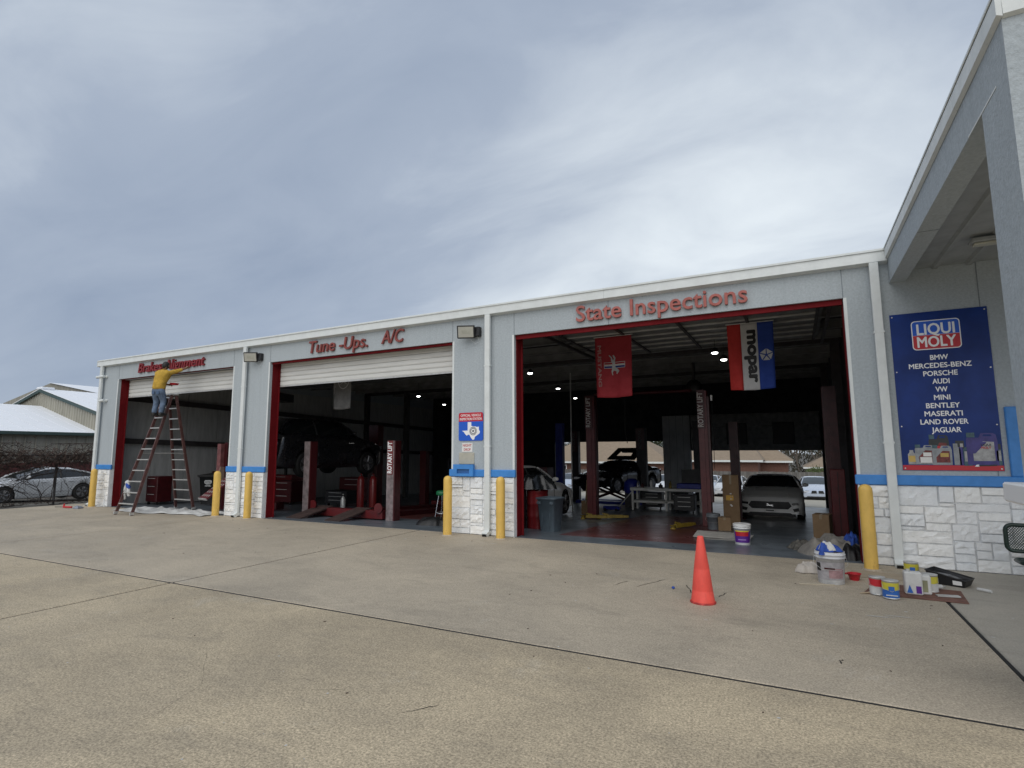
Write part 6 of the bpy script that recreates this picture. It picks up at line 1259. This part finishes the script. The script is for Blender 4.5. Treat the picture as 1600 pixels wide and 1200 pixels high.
# masonry wall strip behind the sedan
t = thing('brick_wall', 'low red brown masonry wall between the sedan and the low shed', 'wall', (-30, -2, 0)); rr = random.Random(8)
MB().box(-30.2, -30.0, -10, 5, -.4, 1.25).build('wall', brick_dk, t)
# chain-link fence overgrown with bare vines
F_ = thing('chain_link_fence', 'chain link fence overgrown with bare vines before the parked sedan', 'fence', (-22.6, -2, 0)); FX = -22.6
for yy in (-6.5, -3.2, -.02, 3.1): MB().cyl((FX, yy, -.15), (FX, yy, 1.62), .035, n=10).build('post', dark_steel, F_)
MB().cyl((FX, -8, 1.6), (FX, 5, 1.6), .022, n=8).build('top_rail', dark_steel, F_)
w = MB()
for i in range(150):
    yy = -8+i*.1
    for s in (-1, 1): w.cyl((FX, yy, 0), (FX, yy+s*1.58, 1.58), .0022, n=3, caps=False)
o = w.build('wire_mesh', mat('wire', (.08, .08, .08), .6), F_); o['kind'] = 'stuff'
w = MB(); lf = MB(); rr = random.Random(21)
def vine(p, d, L__, r_, depth):
    pts = [Vector(p)]; d = Vector(d).normalized(); n = max(3, int(L__/.14))
    for i in range(n):
        d = (d+Vector((rr.uniform(-.22, .22), rr.uniform(-.42, .42), rr.uniform(-.40, .36)))).normalized(); q = pts[-1]+d*(L__/n)
        q.x = min(FX+.35, max(FX-.5, q.x)); q.z = min(2.0, max(-.05, q.z)); pts.append(q)
        if depth > 0 and rr.random() < .45: vine(q, d+Vector((0, rr.uniform(-1, 1), rr.uniform(-.8, .9))), L__*.55, r_*.6, depth-1)
        if rr.random() < .35 and q.z > .9: a = rr.uniform(0, 6.28); s = rr.uniform(.02, .05); lf.add([tuple(q), tuple(q+Vector((s*math.cos(a), s*math.sin(a), s*.4))), tuple(q+Vector((s*.6, -s*math.sin(a), -s)))], [(0, 1, 2)])
    w.tube(pts, [r_*(1-.7*i/n) for i in range(n+1)], 4)
for i in range(34): vine((FX+rr.uniform(-.15, .2), rr.uniform(-6.5, 3.0), rr.uniform(.9, 1.5)), (0, rr.choice((-1, 1)), rr.uniform(-.5, .5)), rr.uniform(1.2, 2.8), rr.uniform(.009, .02), 2)
for i in range(20): vine((FX+rr.uniform(-.1, .1), rr.uniform(-6.0, 3.0), 0), (0, rr.uniform(-1, 1), rr.uniform(.7, 1.6)), rr.uniform(1.2, 2.4), rr.uniform(.008, .018), 1)
for i in range(70): # dense tangle along the top rail
    vine((FX+rr.uniform(-.3, .3), rr.uniform(-7, 3.2), rr.uniform(1.35, 1.75)), (0, rr.choice((-1, 1)), rr.uniform(-.2, .2)), rr.uniform(.8, 1.6), rr.uniform(.006, .012), 1)
for i in range(11000):
    q = (FX+rr.gauss(0, .18), rr.uniform(-7, 3.4), 1.50+rr.gauss(0, .17)); a = rr.uniform(0, 6.28); s = rr.uniform(.03, .085); lf.add([q, (q[0]+s*math.cos(a), q[1]+s*math.sin(a), q[2]+s*.4), (q[0]+s*.4, q[1]-s*math.sin(a), q[2]-s)], [(0, 1, 2)])
v_ = solo(w, 'bare_vines', twig, 'tangle of bare dark vine stems hanging over the chain link fence', 'vines', kind='stuff'); l_ = solo(lf, 'dry_leaves', dryleaf, 'dry brown leaves caught in the vines along the fence top', 'leaves', kind='stuff')
lf = MB()
for i in range(1500):
    q = (FX+rr.gauss(.1, .25), rr.uniform(-8, 3.4), 0); q = (q[0], q[1], fz(q[1])+.01+rr.random()*.05); a = rr.uniform(0, 6.28); s = rr.uniform(.02, .05); lf.add([q, (q[0]+s*math.cos(a), q[1]+s*math.sin(a), q[2]+.01), (q[0]-s*math.sin(a), q[1]+s*math.cos(a), q[2]+.02)], [(0, 1, 2)])
solo(lf, 'fallen_leaves', dryleaf, 'fallen leaves along the foot of the chain link fence', 'leaves', kind='stuff')

# ============================================================ BACKGROUND, behind the workshop
wood = [mat('fence_wood_%s' % k, c, .9, var=.15, vscale=5, stretch=(3, 3, .4)) for k, c in (('a', (.17, .162, .150)), ('b', (.14, .133, .122)), ('c', (.20, .19, .175)))]
t = thing('picket_fence', 'weathered grey wooden picket fence behind the parked cars', 'fence', (-8, 37, fz(37))); z = fz(37); i = 0; x = -21.0; pk = [MB().bev(0, .138, -.01, .01, 0, 1.78, .006).mesh('picket', m_) for m_ in wood]
while x < 4.2:
    o = bpy.data.objects.new('picket', pk[rr.randrange(3)]); C.objects.link(o); o.parent = t; o.location = (x+8, .0+rr.uniform(-.004, .004), rr.uniform(-.03, .03)); x += .146
for zz in (.4, 1.2): MB().box(-21, 4.2, 37.012, 37.05, z+zz, z+zz+.09).build('rail', wood[1], t)
roofm = mat('shingle_tan', (.29, .225, .16), .9, var=.1, vscale=3, stretch=(1, 1, 4)); brickm = mat('brick_far', (.15, .075, .055), .9, var=.15, vscale=6)
def house(x0, x1, y0, y1, ze, zr_, label, hip=2.5, wm=brickm, rm=roofm):
    t = thing('house', label, 'house', ((x0+x1)/2, (y0+y1)/2, -3)); MB().box(x0, x1, y0, y1, -3, ze).build('wall', wm, t); ym = (y0+y1)/2; e = .5
    vs = [(x0-e, y0-e, ze), (x1+e, y0-e, ze), (x1+e, y1+e, ze), (x0-e, y1+e, ze), (x0+hip, ym, zr_), (x1-hip, ym, zr_)]; rf = MB().add(vs, [(3, 2, 1, 0), (0, 1, 5, 4), (1, 2, 5), (2, 3, 4, 5), (3, 0, 4)]).build('roof', rm, t)
    MB().box(x0-e, x1+e, y0-e-.04, y0-e-.001, ze-.16, ze+.02).build('fascia', trim, rf)
    for k in range(2): MB().obox((lerp(x0, x1, .45)+k*.8, y0+(ym-y0)*.75, lerp(ze, zr_, .78)), (.5, .25, .16)).build('roof_vent', alum, rf)
    for fx in ((.2, .5, .8) if x0 < -9 and ze < .7 else ()):
        xx = lerp(x0, x1, fx); f = MB().box(xx-.65, xx+.65, y0-.05, y0-.001, ze-1.5, ze-.35).build('window', sgn_white, t)
        for s in (-1, 1): MB().box(xx+s*.31-.27, xx+s*.31+.27, y0-.08, y0-.0505, ze-1.42, ze-.43).build('pane', glassd, f)
    return t
house(-26, -11.8, 47, 57, .55, 3.55, 'tan roofed brick house seen above the black car hatch', hip=4.5); house(-10.6, -3.4, 48, 56, .72, 2.45, 'brick house with a tan roof seen above the workbench', hip=.8); house(-7.9, -.9, 52, 60, .60, 3.2, 'brick house behind the fence above the grey coupe', hip=3.0)
MATS['shingle_ol'] = roofm; house(1.0, 6, 60, 68, -.2, 1.35, 'low tan roof seen right of the grey coupe', hip=2.4)
def tree(x, y, h, r_, label, nm, green, seed, name='tree', cat='tree', group=None):
    rr = random.Random(seed); z = max(fz(y), -2.82); t = thing(name, label, cat, (x, y, z), 0, group); tr = MB(); cr = MB(); tips = []
    def br(p, d, L__, r0, dep):
        pts = [p]; n = 4
        for i in range(n): d = (d+Vector((rr.uniform(-.2, .2), rr.uniform(-.2, .2), rr.uniform(-.05, .16)))).normalized(); pts.append(pts[-1]+d*(L__/n))
        tr.tube(pts, [lerp(r0, r0*.55, i/n) for i in range(n+1)], 5)
        if dep == 0: tips.append(pts[-1]); tips.append(pts[-2]); return
        for k in range(rr.choice((2, 3, 3))): br(pts[-1-rr.choice((0, 0, 1))], (d+Vector((rr.uniform(-.9, .9), rr.uniform(-.9, .9), rr.uniform(-.2, .7)))).normalized(), L__*.68, r0*.55, dep-1)
    br(Vector((x, y, z)), Vector((rr.uniform(-.1, .1), 0, 1)), h*.36, h*.026, 4)
    tr.build('trunk', barkm, t)
    if green:
        for tp in tips:
            for k in range(green):
                q = tp+Vector((rr.gauss(0, r_), rr.gauss(0, r_), rr.gauss(0, r_*.8))); s = rr.uniform(.08, .2); a = rr.uniform(0, 6.28); b = rr.uniform(-1, 1)
                cr.add([tuple(q), tuple(q+Vector((s*math.cos(a), s*math.sin(a), s*b))), tuple(q+Vector((-s*.5*math.sin(a)+s*.5*math.cos(a), s*.5, -s*.7)))], [(0, 1, 2)])
        cr.build('crown', nm, t)
    return t
G_ = 'trees behind the houses'
for i, (x, y, h, gr) in enumerate(((-33, 62, 8.5, 30), (-27, 66, 9, 26), (-21, 62, 8.5, 34), (-16.5, 63, 8, 34), (-13.0, 60, 8.5, 12), (-9.5, 58, 8, 0), (-5.5, 66, 7, 0), (-2.2, 64, 7, 0), (.2, 62, 7, 0), (2.4, 66, 7, 8), (4.5, 70, 8, 10), (-38, 70, 9, 26))):
    tree(x, y, h, .5, ('leafy' if gr > 20 else 'thinly leaved' if gr else 'bare winter')+' tree '+('beyond the far left edge of the houses', 'standing over the left of the wide tan roof', 'behind the ridge of the wide tan roof', 'beside the wide tan roof above the open hatch', 'between the two lift columns beyond the fence', 'rising above the workbench area roof', 'behind the brick house above the coupe', 'over the middle of the rear fence above the coupe', 'over the silver car beyond the fence', 'beyond the low tan roof', 'furthest behind the low tan roof', 'furthest away behind the rear houses')[i], leafm, gr, 100+i, group=G_)
for i, (x, y, s, lab) in enumerate(((-11.6, 38.2, .9, 'light green shrub behind the fence below the wide tan roof'), (1.35, 44, 1.0, 'green shrub showing above the rear fence over the silver car'))):
    t = thing('shrub', lab, 'shrub', (x, y, fz(y))); st_ = MB(); cr = MB(); rr2_ = random.Random(60+i)
    for k in range(26): a = rr2_.uniform(0, 6.28); e_ = rr2_.uniform(.1, .7); L__ = rr2_.uniform(1.6, 2.6)*s; p1 = (x+math.cos(a)*e_*s, y+math.sin(a)*e_*s, fz(y)+L__); st_.tube([(x, y, fz(y)), ((x+p1[0])/2, (y+p1[1])/2, fz(y)+L__*.55), p1], .012, 3); 
    st_.build('stem', barkm, t)
    for k in range(1400):
        a = rr2_.uniform(0, 6.28); q0 = rr2_.random()**.5*.85*s; hh = rr2_.uniform(.5, 1)**.7*2.45*s; q = Vector((x+math.cos(a)*q0, y+math.sin(a)*q0, fz(y)+hh-q0*.5)); s_2 = rr2_.uniform(.04, .1); b = rr2_.uniform(0, 6.28); cr.add([tuple(q), tuple(q+Vector((s_2*math.cos(b), s_2*math.sin(b), s_2))), tuple(q+Vector((s_2, -s_2*math.sin(b), -s_2*.3)))], [(0, 1, 2)])
    cr.build('foliage', leaf2, t)

# far wood that closes the view behind the houses
rr = random.Random(77); w = MB()
for i in range(16000):
    x = rr.uniform(-75, 30); hh = 4.6+1.6*math.sin(x*.31)+1.1*math.sin(x*.83+2)+.6*math.sin(x*2.1); z = -2.8+hh*rr.random()**.7; y = 80+rr.gauss(0, 2.5); s = rr.uniform(.18, .5); a = rr.uniform(0, 6.28)
    w.add([(x, y, z), (x+s*math.cos(a), y+s*math.sin(a), z+s*.6), (x-s*.4, y+s*.3*math.sin(a), z-s)], [(0, 1, 2)])
solo(w, 'far_wood', mat('wood_brown', (.085, .078, .055), .95, var=.35, vscale=.4), 'far brown green wood closing the view behind the rear houses', 'wood', kind='stuff')
